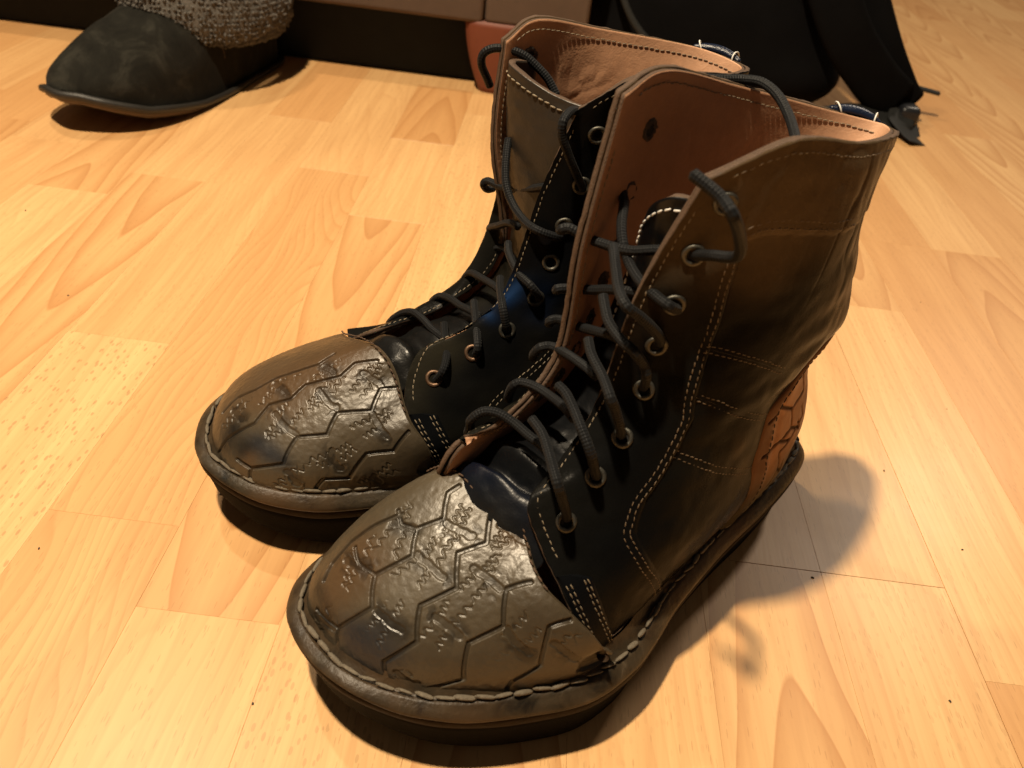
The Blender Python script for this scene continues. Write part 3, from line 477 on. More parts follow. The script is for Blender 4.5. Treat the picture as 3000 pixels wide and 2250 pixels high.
TONGUE_R = [
 [(.212,-.016,.066),(.209,-.004,.076),(.206,.010,.083),(.203,.024,.083),(.200,.036,.074)],
 [(.200,-.016,.070),(.198,-.004,.082),(.195,.010,.090),(.192,.024,.089),(.189,.036,.078)],
 [(.190,-.016,.068),(.188,-.004,.078),(.185,.010,.084),(.182,.024,.084),(.179,.036,.076)],
 [(.178,-.016,.073),(.176,-.004,.084),(.173,.010,.090),(.170,.024,.091),(.168,.036,.084)],
 [(.156,-.018,.080),(.155,-.006,.088),(.153,.008,.094),(.150,.022,.096),(.147,.034,.094)],
 [(.130,-.020,.100),(.131,-.009,.105),(.131,.006,.110),(.130,.020,.113),(.126,.033,.113)],
 [(.120,-.021,.128),(.126,-.011,.131),(.127,.004,.135),(.124,.018,.137),(.117,.031,.138)],
 [(.118,-.022,.160),(.1295,-.015,.162),(.1295,-.003,.163),(.122,.014,.164),(.112,.028,.166)],
 [(.119,-.0225,.190),(.1325,-.0185,.1915),(.132,-.007,.191),(.122,.011,.189),(.110,.025,.190)],
 [(.1195,-.0225,.2135),(.1335,-.0185,.2145),(.1325,-.0085,.2120),(.121,.008,.2065),(.108,.023,.2045)],
]
def offset_outline(C, d):
    n=len(C); T=np.roll(C,-1,0)-np.roll(C,1,0); T/=np.linalg.norm(T,axis=1,keepdims=True)
    area=.5*np.sum(C[:,0]*np.roll(C[:,1],-1)-np.roll(C[:,0],-1)*C[:,1])
    N=np.stack([T[:,1],-T[:,0]],1)*(1 if area>0 else -1)
    return C+N*d
def spring(x):        # toe spring of the sole
    return .013*np.clip((x-.215)/.08,0,1)**2 + .002*np.clip((.03-x)/.03,0,1)
def loft_outline(C, rings, springy, wob=0, seed=1):
    V=[]; n=len(C)
    for d,z,k in rings:
        O=offset_outline(C,d)
        zz=z+springy*k*spring(O[:,0])
        if wob: zz=zz+wob*vnoise(np.c_[O,np.full(n,z*3)],55,seed)
        V.append(np.c_[O,zz])
    return np.concatenate(V),grid_faces(len(rings),n,wrap=True)
def uv_line(surf, pts, step):
    """polyline in patch coordinates -> evenly spaced points, tangents, normals on the patch"""
    uv=curve(pts, max(60,len(pts)*14)); P=surf.at(uv[:,0],uv[:,1])
    d=np.concatenate([[0],np.cumsum(np.linalg.norm(np.diff(P,axis=0),axis=1))])
    m=max(2,int(d[-1]/step)); s=(np.arange(m)+.5)*d[-1]/m
    uu=np.interp(s,d,uv[:,0]); vv=np.interp(s,d,uv[:,1])
    p,_,_,n=surf.frame(uu,vv)
    e=step*.3; q0=surf.at(np.interp(s-e,d,uv[:,0]),np.interp(s-e,d,uv[:,1])); q1=surf.at(np.interp(s+e,d,uv[:,0]),np.interp(s+e,d,uv[:,1]))
    t=q1-q0; t/=np.linalg.norm(t,axis=1,keepdims=True)+1e-12
    return p,t,n
def stitch_line(surf, pts, side=0.0, lift=.0019, step=.0028, r=.00031, sgn=1):
    p,t,n=uv_line(surf,pts,step); n=n*sgn; b=np.cross(n,t); out=[]
    for i in range(len(p)):
        j=RNG.normal(0,.00012,2); tt=t[i]+b[i]*(.12+j[0]*300)
        out.append(capsule(p[i]+b[i]*(side+j[0])+n[i]*lift, tt, n[i], step*.80, r))
    return out
def stitches(name, parent, mat, parts):
    V,F,_=join(parts); return tag(mesh_obj(name,V,F,mat,parent),kind='stuff')
def edge_u(surf, u0, v0, v1, dist, n=40, d=1):
    """line running dist metres inside the edge u=u0"""
    v=np.linspace(v0,v1,n); e=.05*d; L=np.linalg.norm(surf.at(np.full(n,u0+e),v)-surf.at(np.full(n,u0),v),axis=1)/.05
    return [(float(u0+d*dist/max(l,1e-4)),float(b)) for l,b in zip(L,v)]
def edge_v(surf, vt, u0, u1, dist, n=60):
    u=np.linspace(u0,u1,n); L=np.linalg.norm(surf.at(u,np.full(n,vt-.05))-surf.at(u,np.full(n,vt)),axis=1)/.05
    return [(float(a),float(vt-dist/max(l,1e-4))) for a,l in zip(u,L)]
def seg_dist(P, poly):
    """distance of points P to polyline; also the side-signed nearest index"""
    best=np.full(len(P),9.)
    for a,b in zip(poly,poly[1:]):
        d=b-a; L=d.dot(d)+1e-15
        t=np.clip(((P-a)@d)/L,0,1); q=np.linalg.norm(P-(a+t[:,None]*d),axis=1)
        best=np.minimum(best,q)
    return best
def emboss(P, surf, grooves, bars, seed, wig=True):
    """depth map (metres) of the pressed tyre-tread pattern"""
    rng=np.random.default_rng(seed); D=np.zeros(len(P)); W=np.zeros(len(P)); ragged=vnoise(P,170,seed+5)+.6*vnoise(P,420,seed+6)
    def carve(poly,w,dep,soft):
        poly=np.array(poly); lo=poly.min(0)-.006; hi=poly.max(0)+.006
        m=np.all((P>lo)&(P<hi),axis=1)
        if not m.any(): return
        q=seg_dist(P[m],poly); D[m]=np.maximum(D[m],dep*(1-sstep(w-soft,w+soft,q)))
    for g in grooves:
        uv=[]
        for a,b in zip(g,g[1:]):
            for t in np.linspace(0,1,9)[:-1]: uv.append((a[0]+(b[0]-a[0])*t,a[1]+(b[1]-a[1])*t))
        uv.append(g[-1]); uv=np.array(uv); carve(surf.at(uv[:,0],uv[:,1]),.00085,.00115,.00035)
    for g in bars:
        a,b=np.array(g[0]),np.array(g[1]); t=np.linspace(.06,.94,10)[:,None]; uv=a+(b-a)*t
        pl=surf.at(uv[:,0],uv[:,1]); pl=pl+rng.normal(0,.0003,pl.shape); carve(pl,.0016,.0006,.0004)
        mk=np.all((P>pl.min(0)-.009)&(P<pl.max(0)+.009),axis=1); q=seg_dist(P[mk],pl); wear=sstep(.0062,.0018,q)*sstep(-.05,.25,ragged[mk]); W[mk]=np.maximum(W[mk],wear); D[mk]=np.maximum(D[mk],.00022*wear)
        if not wig: continue
        d=pl[-1]-pl[0]; ln=np.linalg.norm(d); d/=ln
        mid=(a+b)/2; _,_,_,nn=surf.frame(mid[0],mid[1]); nrm=nn[0]; side=np.cross(nrm,d)
        for sd in (-1,1):
            for k in range(2):
                base=pl[0]+d*ln*(.18+.42*k+rng.uniform(-.08,.08))
                L=rng.uniform(.006,.012); s=np.linspace(0,1,24); dirn=side*sd*.93+d*rng.uniform(-.35,.1)
                w=base+np.outer(s*L+.0022,dirn)+np.outer(np.sin(s*2*math.pi*2.6+rng.uniform(0,6))*.00115,d)
                carve(w,.00042,.00048,.00028)
    return D,W
def build_boot(name, H, yaw, net, capP, capE, outl, T):
    root=empty(name,(H[0],H[1],0),math.radians(yaw)); S=Inset(Surf(net),.0021); cap=Cap(capP,capE)
    # --- sole unit
    C=curve(outl,260,True)
    V,F=loft_outline(C,[(-.014,.0,1.55),(-.0075,.0004,1.55),(-.0055,.0026,1.5),(-.0048,.0080,1.3),(-.0040,.0130,1.05),(-.0030,.0190,.85),(-.0020,.0236,.75),(-.0030,.0246,.75),(-.012,.0246,.7)],1)
    n=len(C); F.append(tuple(range(n-1,-1,-1)))
    sole=mesh_obj('outsole',V,F,M['rubber'],root)
    V,F=loft_outline(C,[(-.010,.0240,.75),(-.0016,.0244,.72),(-.0008,.0252,.7),(-.0006,.0290,.62),(-.0012,.0302,.6),(-.010,.0304,.6)],1,.0003,3)
    mesh_obj('midsole',V,F,M['midsole'],root)
    V,F=loft_outline(C,[(-.010,.0296,.6),(-.0014,.0301,.6),(-.0004,.0306,.58),(-.0000,.0318,.55),(-.0006,.0334,.5),(-.0022,.0354,.42),(-.0040,.0371,.35),(-.0052,.0382,.28),(-.0061,.0379,.2),(-.0072,.0388,.2),(-.0094,.0418,.1),(-.0115,.0450,.0)],1,.0007,5)
    welt=mesh_obj('welt',V,F,M['welt'],root)
    # thick lock-stitch lying in the welt groove, each stitch its own piece
    O=offset_outline(curve(outl,1200,True),-.0060); z=.0394+.25*spring(O[:,0])
    path=np.c_[O,z]; path=np.vstack([path,path[:1]]); d=np.concatenate([[0],np.cumsum(np.linalg.norm(np.diff(path,axis=0),axis=1))])
    m=int(d[-1]/.0076); base=None
    for k in range(m):
        s=(k+.5)*d[-1]/m; p=np.array([np.interp(s,d,path[:,c]) for c in range(3)]); q=np.array([np.interp((s+.001)%d[-1],d,path[:,c]) for c in range(3)])
        if base is None:
            Vc,Fc=capsule(np.zeros(3),np.array([1.,0,0]),np.array([0,0,1.]),.0084,.00108,.3)
            base=mesh_obj('welt_stitch',Vc,Fc,M['rope'],welt); o=base
        else:
            o=base.copy(); COL.objects.link(o); o.parent=welt
        o.location=p+RNG.normal(0,.00018,3); o.rotation_euler=(RNG.normal(0,.25),RNG.normal(0,.10)-.08,math.atan2(q[1]-p[1],q[0]-p[0])+RNG.normal(0,.09)); sc=RNG.uniform(.62,1.22); o.scale=(RNG.uniform(.80,1.08),sc,sc*RNG.uniform(.6,1.1))
    class SD:      # the quarter surface with its creases, so that stitches follow them
        at=staticmethod(lambda u,v: SD.frame(u,v)[0])
        @staticmethod
        def frame(u,v):
            u=np.atleast_1d(np.asarray(u,float)); v=np.atleast_1d(np.asarray(v,float))
            P,a,b,N=S.frame(u,v)
            ank=np.exp(-((v-4.6)/1.6)**2)*np.exp(-((np.abs(u-4)-1.7)/1.5)**2)
            disp=.0009*ank*vnoise(P*np.array([1,1,2.6]),48,4)-.0009*np.clip(1-np.abs(vnoise(P*np.array([2.2,1,.9])+.31*P[:,[2,0,1]],34,77))*7,0,1)*sstep(5.6,7.2,v)*np.exp(-((u-2.9)/.9)**2)+.0005*vnoise(P,70,9)+.00022*vnoise(P,190,2)
            ed=np.minimum(np.minimum(u,8-u),8-v)
            for kind,ln in T.get('steps',[]):       # cut edges of overlapping panels
                ln=np.array(ln)
                if kind=='u':
                    o=np.argsort(ln[:,1]); us=np.interp(v,ln[o,1],ln[o,0])+.055; lim=sstep(ln[:,1].min()-.2,ln[:,1].min()+.1,v)*sstep(ln[:,1].max()+.2,ln[:,1].max()-.1,v)
                    disp=disp+.0010*lim*sstep(.022,-.022,u-us)*(u<4)
                else:
                    vs_=np.interp(u,ln[:,0],ln[:,1])-.075; lim=sstep(ln[:,0].min()-.1,ln[:,0].min()+.1,u)*(u<3.9)
                    disp=disp+.0009*lim*sstep(-.02,.02,v-vs_)
            return P+N*(disp*sstep(0,.35,ed))[:,None],a,b,N
    # --- quarters with lining
    quarters={}
    for side,(u0,u1,qn) in (('near',(0,4,T['near_name'])),('far',(4,8,T['far_name']))):
        nu,nv=230,230; uu,vv=np.meshgrid(np.linspace(u0,u1,nu),np.linspace(0,8,nv)); uu=uu.ravel(); vv=vv.ravel()
        P,_,_,N=SD.frame(uu,vv)
        edge=np.minimum(np.abs(uu-(0 if side=='near' else 8)),8-vv)
        P=P+N*(.00030*vnoise(P,330,7)*(1-sstep(0,.2,edge)))[:,None]
        o=mesh_obj(qn,P,grid_faces(nv,nu),[M['leather'],M['edge']],root,colors=T['tint_'+side](uu,vv,P))
        md=o.modifiers.new('thickness','SOLIDIFY'); md.thickness=.0021; md.offset=1; md.material_offset_rim=1
        quarters[side]=o
        a,b=(u0+.02,u1) if side=='near' else (u0,u1-.02)
        uu,vv=np.meshgrid(np.linspace(a,b,nu),np.linspace(0,7.985,nv)); uu=uu.ravel(); vv=vv.ravel()
        P,_,_,N=S.frame(uu,vv); w=sstep(0,.5,np.minimum(np.minimum(uu,8-uu),8-vv))
        disp=w*(.0016*vnoise(P*np.array([1,1,.6]),60,21)*sstep(4.5,7.5,vv)+.0010*np.clip(1-np.abs(vnoise(P+.3*P[:,[1,2,0]],38,88))*5,0,1)+.0007*np.abs(vnoise(P*np.array([1.,1.,.5]),150,23)))
        back=np.exp(-((uu-4.4)/1.1)**2)*sstep(5,7.6,vv)
        disp=disp*sstep(.2,.9,8-vv)+.0007*sstep(.4,1.2,8-vv)*back*np.sin(P[:,1]*520+P[:,0]*420+vnoise(P,60,6)*2.2)
        P=P-N*(.0003+np.abs(disp)*.6)[:,None]
        tn=np.array([.395,.215,.124])*np.ones((len(P),1)); k=vnoise(P,40,31)[:,None]
        tn=tn*(1+.20*k); pale=np.exp(-((uu-4.25)/.8)**2)*sstep(5.5,7.2,vv); tn=tn+pale[:,None]*np.array([.13,.095,.070])
        rim=1-sstep(0,.22,np.minimum(8-vv,np.minimum(uu,8-uu)*1.0)); tn=tn+rim[:,None]*np.array([.05,.03,.02])
        lo=mesh_obj('lining',P,grid_faces(nv,nu,flip=True),[M['lining'],M['edge']],o,colors=np.clip(tn,.01,1))
        md=lo.modifiers.new('thickness','SOLIDIFY'); md.thickness=.0015; md.offset=1; md.material_offset_rim=1
    # --- seams
    st=[]
    st+=stitch_line(SD,edge_u(S,0,2.5,7.7,.0042),0)+stitch_line(SD,edge_v(S,8,.35,3.9,.0050),0)
    stitches('edge_stitching',quarters['near'],M['thread'],st)
    st=stitch_line(S,edge_u(S,8,2.6,7.7,.0040,d=-1),0)+stitch_line(S,edge_v(S,8,4.1,7.65,.0050),0)
    stitches('edge_stitching',quarters['far'],M['thread'],st)
    st=stitch_line(S,edge_u(S,8,4.2,7.6,.0046,d=-1),0,lift=.0021,sgn=-1,r=.00026)+stitch_line(S,edge_v(S,8,4.1,7.6,.0052),0,lift=.0021,sgn=-1,r=.00026)
    stitches('lining_stitching',quarters['far'],M['thread'],st)
    for sm in T['seams']:
        st=stitch_line(SD,sm,.0014)+stitch_line(SD,sm,-.0014)
        stitches('seam_stitching',quarters['near'],M['thread_dark'] if T['seam_dark'] else M['thread'],st)
        g=uv_line(SD,sm,.002)
        V,F,_=tube(g[0]+g[2]*.00172,.00045,6,n=len(g[0]),flat=.6)
        mesh_obj('seam_ridge',V,F,M['edge_dark'],quarters['near'])
    for sm in T['far_seams']:
        stitches('seam_stitching',quarters['far'],M['thread'],stitch_line(S,sm,.0014)+stitch_line(S,sm,-.0014))
    # --- reinforcing straps beside the toe cap, double stitched
    for side,u0,d in (('near',0,1),):
        nu,nv=14,50; V=[]
        vs=np.linspace(.05,T['strap_top'],nv); L=np.linalg.norm(S.at(np.full(nv,u0+d*.05),vs)-S.at(np.full(nv,u0),vs),axis=1)/.05
        W=.0135*np.minimum(1,np.sqrt(np.clip((T['strap_top']-vs)/.22,0,1)))
        for a in np.linspace(0,1,nu):
            uu=u0+d*(W*a+.0004)/L; P,_,_,N=SD.frame(uu,vs); hgt=.0019+.0013*np.minimum(1,np.minimum(a,1-a)*7)**.5
            V.append(P+N*hgt)
        V=np.array(V).transpose(1,0,2).reshape(-1,3)
        o=mesh_obj('strap',V,grid_faces(nv,nu,flip=(d<0)),M['leather'],root,colors=np.tile(T['strap_tint'],(len(V),1)))
        st=[]
        for off in (.0022,.0040,.0098,.0116):
            ln=[(u0+d*off/l,float(v)) for v,l in zip(vs,L)]; st+=stitch_line(SD,ln[1:int(nv*.93)],0,lift=.0031,step=.0030)
        stitches('strap_stitching',o,M['thread'],st)
    # --- heel counter with pressed tread pattern
    cu=np.array(T['counter']); vt=5.05; nv,nu=170,260
    vs=np.linspace(0,1,nv); un=np.interp(vs*vt,cu[:,1],cu[:,0]); un=un+0*vs
    topk=sstep(.72,1.0,vs); un=un+topk*(3.3-un)*.9
    tt=np.linspace(-1,1,nu); U=np.array([[4+(4-a)*t for t in tt] for a in un]).ravel(); Vv=np.repeat(vs*vt,nu); Tt=np.tile(tt,nv)
    P,_,_,N=SD.frame(U,Vv)
    # hexagon-and-zigzag grooves in the counter's own millimetre coordinates
    wx=(Tt*.052)+.0004*vnoise(P,200,3); wz=P[:,2]
    D=np.zeros(len(P)); Q=np.c_[wx,wz,0*wx]
    for g in T['heel_grooves']:
        uvg=np.array(g); pl3=SD.frame(uvg[:,0],uvg[:,1])[0]
        D=np.maximum(D,.0011*(1-sstep(.0003,.0011,seg_dist(P,pl3))))
    for k in range(1,5):
        x0=k*.0150; pl=[]
        for j in range(9):
            zz=.045+j*.0125; pl.append((x0+(.0042 if j%2 else -.0042)+.006*math.sin(j*.3),zz,0))
        pl=np.array([pl[0]]+[p for a,b in zip(pl,pl[1:]) for p in (tuple(np.array(a)*.35+np.array(b)*.65),b)])
        D=np.maximum(D,.0009*(1-sstep(.0003,.0012,seg_dist(Q,pl))))
        for j in range(0,8,2):
            zz=.045+j*.0125+(.0125 if k%2 else 0); D=np.maximum(D,.0007*(1-sstep(.0003,.0010,seg_dist(Q,np.array([(x0+.004,zz,0),(x0+.0115,zz+.003,0)])))))
    ed=np.minimum((1-np.abs(Tt))*.05,(1-Vv/vt)*.06)
    P=P+N*(.0021+.0020*np.minimum(1,ed/.0035)**.5-D-.0005*np.exp(-((ed-.0065)/.0012)**2)+.0003*vnoise(P,90,5))[:,None]
    col=np.array([.37,.180,.088])*(1+.22*vnoise(P,45,8))[:,None]
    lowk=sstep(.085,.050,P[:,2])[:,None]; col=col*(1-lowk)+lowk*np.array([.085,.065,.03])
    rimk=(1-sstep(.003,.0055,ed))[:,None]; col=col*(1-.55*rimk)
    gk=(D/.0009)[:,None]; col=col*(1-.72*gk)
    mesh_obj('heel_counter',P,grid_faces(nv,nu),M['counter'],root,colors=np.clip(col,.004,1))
    ln=[(float(a)+.16,float(v)) for a,v in zip(un[8:int(nv*.9):6],(vs*vt)[8:int(nv*.9):6])]
    stitches('counter_stitching',root,M['edge_dark'],stitch_line(SD,ln,0,lift=.0043,step=.0034))
    # --- toe cap
    nu,nv=640,300; uu,vv=np.meshgrid(np.linspace(0,cap.n-1,nu),np.linspace(0,1,nv)); uu=uu.ravel(); vv=vv.ravel()
    P,_,_,N=cap.frame(uu,vv); N=np.where((N[:,2]<0)[:,None],-N,N)
    bad=~np.isfinite(N).all(1); N[bad]=(0,0,1)
    D,Wr=emboss(P,cap,T['grooves'],T['bars'],T['seed'])
    fade=sstep(.0,.03,vv)*sstep(.4,1.8,np.minimum(uu,cap.n-1-uu))
    roll=.0012*sstep(.965,1.0,vv)
    lump=.0006*vnoise(P,38,T['seed'])+.00006*vnoise(P,210,3)+.00009*vnoise(P,620,6)-.00025*np.clip(vnoise(P,300,12)-.55,0,1)
    P=P+N*((.0016*sstep(0,.30,vv)+(lump-D)*fade-roll)*1.0)[:,None]; P[:,2]-=.0030*sstep(.05,0,vv)
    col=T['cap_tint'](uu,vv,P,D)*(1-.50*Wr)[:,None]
    nb=4; extra=[]; last=P[-nu:]; ln_=N[-nu:]
    for k in range(1,nb): extra.append(last-ln_*(.0016*k))
    PV=np.vstack([P]+extra); col=np.vstack([col]+[np.tile(np.array([.06,.04,.026]),(nu,1))]*(nb-1))
    ff=grid_faces(nv+nb-1,nu,flip=T['cap_flip'])
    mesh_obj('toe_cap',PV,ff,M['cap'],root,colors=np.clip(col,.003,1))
    # seam of small stitches behind the cap edge
    ln=[(float(u),.975) for u in np.linspace(cap.n*.18,cap.n*.8,40)]
    class CS:  # adaptor so that the stitch helpers can walk the cap
        at=staticmethod(cap.at)
        @staticmethod
        def frame(u,v):
            p,a,b,nn=cap.frame(u,v); nn=np.where((nn[:,2]<0)[:,None],-nn,nn); return p,a,b,nn
    stitches('cap_stitching',root,M['edge'],stitch_line(CS,ln,0,lift=.0026,step=.0034,r=.00045))
    # --- tongue
    ts=Surf(T['tongue']); nr,nc=ts.nr,ts.nc; nu,nv=60,200
    uu,vv=np.meshgrid(np.linspace(0,nc-1,nu),np.linspace(0,nr-1,nv)); uu=uu.ravel(); vv=vv.ravel()
    P,_,_,N=ts.frame(uu,vv); P=P+N*(.0009*vnoise(P*np.array([2,1,1]),90,14)*sstep(6,2,vv)+.0003*vnoise(P,260,5))[:,None]
    o=mesh_obj('tongue',P,grid_faces(nv,nu),[M['tongue'],M['edge']],root,colors=T['tongue_tint'](uu,vv,P))
    md=o.modifiers.new('thickness','SOLIDIFY'); md.thickness=.0032; md.offset=-1; md.material_offset_rim=1
    sg=T['tongue_sgn']
    st=stitch_line(ts,edge_v(ts,nr-1,.25,nc-1.25,.0050),0,lift=.0003,sgn=sg,r=.0005,step=.0034)+stitch_line(ts,edge_u(ts,0,nr-3,nr-1.15,.0042),0,lift=.0003,sgn=sg,r=.0005,step=.0034)
    stitches('tongue_stitching',o,M['thread_white'] if T['tongue_white'] else M['thread'],st)
    # --- eyelets
    def eyelet_mesh(nm,ring):
        V=[];F=[];fm=[]; R,r=.0033,.00100; a,b=28,8
        for i in range(a):
            for j in range(b):
                t=2*math.pi*i/a; s=2*math.pi*j/b; rr=R+r*math.cos(s)*(1+.10*math.sin(3*t+1)); V.append((rr*math.cos(t),rr*math.sin(t),r*.8*math.sin(s)+.0004))
        for i in range(a):
            for j in range(b):
                F.append((i*b+j,((i+1)%a)*b+j,((i+1)%a)*b+(j+1)%b,i*b+(j+1)%b)); fm.append(0)
        k=len(V)
        for i in range(a):
            t=2*math.pi*i/a; V.append((.0028*math.cos(t),.0028*math.sin(t),.00015))
        F.append(tuple(range(k,k+a))); fm.append(1)
        o=mesh_obj(nm,V,F,[ring,M['hole_disc']],None,face_mat=fm); return o
    def put(o,parent,uv,lift,sgn=1):
        p,du,dv,n=SD.frame(uv[0],uv[1]); n=n[0]*sgn; t=du[0]/np.linalg.norm(du[0]); t=t-n*t.dot(n); t/=np.linalg.norm(t); b=np.cross(n,t); q=p[0]+n*lift
        o.parent=parent; o.matrix_local=Matrix(((t[0],b[0],n[0],q[0]),(t[1],b[1],n[1],q[1]),(t[2],b[2],n[2],q[2]),(0,0,0,1)))
    protos=[eyelet_mesh('eyelet',M['brass']),eyelet_mesh('eyelet',M['copperm'])]; used=[False,False]
    for i,uv in enumerate(T['eyes']):
        k=1 if i in T['rusty'] else 0
        o=protos[k] if not used[k] else protos[k].copy()
        if used[k]: COL.objects.link(o)
        used[k]=True; put(o,quarters['near'],uv,.0019)
    for i,uv in enumerate(T['eyes_far']):
        o=protos[0].copy(); COL.objects.link(o); put(o,quarters['far'],uv,.0019)
    if not used[1]: bpy.data.objects.remove(protos[1])
    # torn grommet holes, each a ring round a black disc, seen on the lining side of the far quarter
    for uv in T['eyes_far']:
        rng=np.random.default_rng(int(uv[1]*100)); V=[];F=[];fm=[]; a=26
        for rr,zz in ((.0044,-.0002),(.0036,.0007),(.0030,.0009),(.0024,.0003)):
            for i in range(a):
                t=2*math.pi*i/a; w=1+.09*rng.normal(); V.append((rr*w*math.cos(t),rr*w*1.12*math.sin(t),zz*(1+.4*rng.normal())))
        F=grid_faces(4,a,wrap=True); fm=[0]*len(F)
        F.append(tuple(range(3*a,4*a))); fm.append(1)
        o=mesh_obj('grommet_back',V,F,[M['edge_dark'],M['hole_disc']],None,face_mat=fm); put(o,quarters['far'],uv,.0019,-1)
    # --- lace
    for p in T['laces']:
        V,F,U=tube(p,.00198,12); mesh_obj('lace_strand',V,F,M['lace'],root,uvs=U)
    # --- blue pull loop stitched over the back of the collar
    uu=np.linspace(T['tab'][0],T['tab'][1],9); p,_,_,N=S.frame(uu,np.full(9,8.0)); arch=np.sin(np.linspace(0,math.pi,9))
    pth=p+N*.0022+np.array([0,0,1])*(.0002+.0018*arch)[:,None]
    V,F,_=tube(pth,[.0012,.0022,.0025,.0025,.0022,.0012],12,n=40,flat=.75)
    o=mesh_obj('pull_loop',V,F,M['blue'],root)
    for k in (1,7):
        t=pth[k+1]-pth[k-1]; t/=np.linalg.norm(t); a=np.cross(t,[0,0,1]); a/=np.linalg.norm(a); b=np.cross(a,t)
        ring=[pth[k]+.0033*(math.cos(s)*a+math.sin(s)*b*.8)+t*.0012*math.sin(s*1.0) for s in np.linspace(-.4,3.6,12)]
        V,F,_=tube(ring,.00038,6); mesh_obj('loop_thread',V,F,M['thread_white'],o)
    # insole footbed, seen from above only
    Cf=offset_outline(curve(outl,120,True),-.012); V=[(x,y,.046) for x,y in Cf]; mesh_obj('insole',V,[tuple(range(len(V)))],M['edge'],root,smooth=False)
    return root

# leather colours
BRN=np.array([.118,.082,.046]); OLV=np.array([.0145,.0130,.0088]); BLK=np.array([.0034,.0038,.0045]); BLU=np.array([.008,.024,.072])
def mixc(*layers):
    c=None
    for col,w in layers:
        col=np.asarray(col); w=np.clip(w,0,1)[:,None] if np.ndim(w) else w
        c=np.ones((len(layers[-1][1]),3))*col if c is None else c*(1-w)+col*w
    return c
def gz(u,v,a,b,su,sv): return np.exp(-((u-a)/su)**2-((v-b)/sv)**2)
PAL=dict(brn=BRN,olv=OLV*1.5,blk=BLK*.85,blu=BLU,blu2=BLU*.5,lit=np.array([.100,.082,.056]),dim=np.array([.050,.037,.022]),slate=np.array([.020,.021,.025]),org=np.array([.090,.050,.022]))  # lit puts the bright gloss of the toe caps into the dye colour
def daub(c,P,bl):
    """worn patches of leather dye, each at its own place; the lit ones paint a highlight"""
    W=P+.004*np.c_[vnoise(P,60,1),vnoise(P,60,2),vnoise(P,60,3)]
    for x,y,z,sg,k,w in bl:
        f=(w*np.exp(-((W-np.array([x,y,z]))**2).sum(1)/(sg*sg)))[:,None]; c=c*(1-f)+PAL[k]*f
    return np.clip(c,.004,1)
def tint_L_near(u,v,P):
    n=vnoise(P,26,41)*.5+vnoise(P,60,42)*.25
    return daub(mixc((BLK*1.3,1),(OLV*.8,np.clip(.3+n*.9,0,1)),(BRN*.7,sstep(6.2,7.4,v+n*.6)*.8)),P,BLOB_LN)
def tint_L_far(u,v,P):
    n=vnoise(P,26,51)*.5; return np.clip(mixc((BLK*1.3,1),(OLV,np.clip(.4+n,0,1)),(BRN*.7,sstep(6,7.8,v))),.004,1)
def tint_R_near(u,v,P):
    n=vnoise(P,30,61)*.5+vnoise(P,75,62)*.3
    return daub(mixc((BLK*1.15,1),(OLV*.8,np.clip(.3+n*.9,0,1)*sstep(5.5,4.0,v)),(BLK*.8,sstep(5.9,6.6,v)*.9)),P,BLOB_RN)
def tint_R_far(u,v,P):
    n=vnoise(P,26,71)*.5; return np.clip(mixc((BLK*1.3,1),(OLV*1.1,np.clip(.4+n,0,1)),(BRN*.7,sstep(6,7.8,v))),.004,1)
CAPB=np.array([.070,.055,.0345])
def capt_L(u,v,P,D):
    n=vnoise(P,28,81)*.5+vnoise(P,80,82)*.25
    c=daub(mixc((CAPB*.8,1),(CAPB*1.25,np.clip(.4+n*1.2,0,1))),P,BLOB_LC)
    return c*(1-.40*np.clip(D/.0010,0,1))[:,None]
def capt_R(u,v,P,D):
    n=vnoise(P,28,91)*.5+vnoise(P,80,92)*.25
    c=daub(mixc((CAPB*.75,1),(CAPB*1.15,np.clip(.35+n*1.2,0,1)),(np.array([.085,.050,.024]),sstep(6.2,7.4,u)*.6)),P,BLOB_RC)
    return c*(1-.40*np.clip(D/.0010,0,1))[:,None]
def tong_L(u,v,P): return np.clip(mixc((BLK*1.2,1),(BLU*.25,np.exp(-((v-1)/.8)**2)*.6),(OLV,np.clip(.25+vnoise(P,40,5)*.5,0,1)*sstep(4,1,v))),.004,1)  # slight bluish sheen of the front fold is mixed into the colour
def tong_R(u,v,P): return np.clip(mixc((OLV*.8,1),(np.array([.034,.027,.021]),sstep(5.2,7.5,v)*.9),(BLK*1.2,np.clip(sstep(5.6,4.2,v),0,1)*.8),(OLV,np.clip(vnoise(P,60,5),0,1)*.5)),.004,1)

left = build_boot('laced_boot',(.1694,.368),220.7,NET_L,CAP_L_P,CAP_L_E,OUT_L,dict(
    near_name='outer_quarter',far_name='inner_quarter',tint_near=tint_L_near,tint_far=tint_L_far,seams=SEAM_L,far_seams=[],seam_dark=True,
    strap_top=2.25,strap_tint=BLK*1.3,counter=[(1.8,0)]+COUNTER_L,grooves=GROOVE_L,bars=BAR_L,seed=11,cap_tint=capt_L,cap_flip=False,
    tongue=TONGUE_L,tongue_tint=tong_L,tongue_sgn=1,tongue_white=True,heel_grooves=GROOVE_HEEL,steps=[('u',SEAM_L[0]),('v',SEAM_L[1])],eyes=EYE_LN,eyes_far=EYE_LF+[(7.30,5.75),(7.35,5.3),(7.4,4.8),(7.45,4.3)],rusty=(),laces=LACE_L,tab=(4.25,5.0)))
tag(left,'laced leather ankle boot nearest the camera, tan lining flap standing open, light outer stitching','boot','the pair of laced boots')
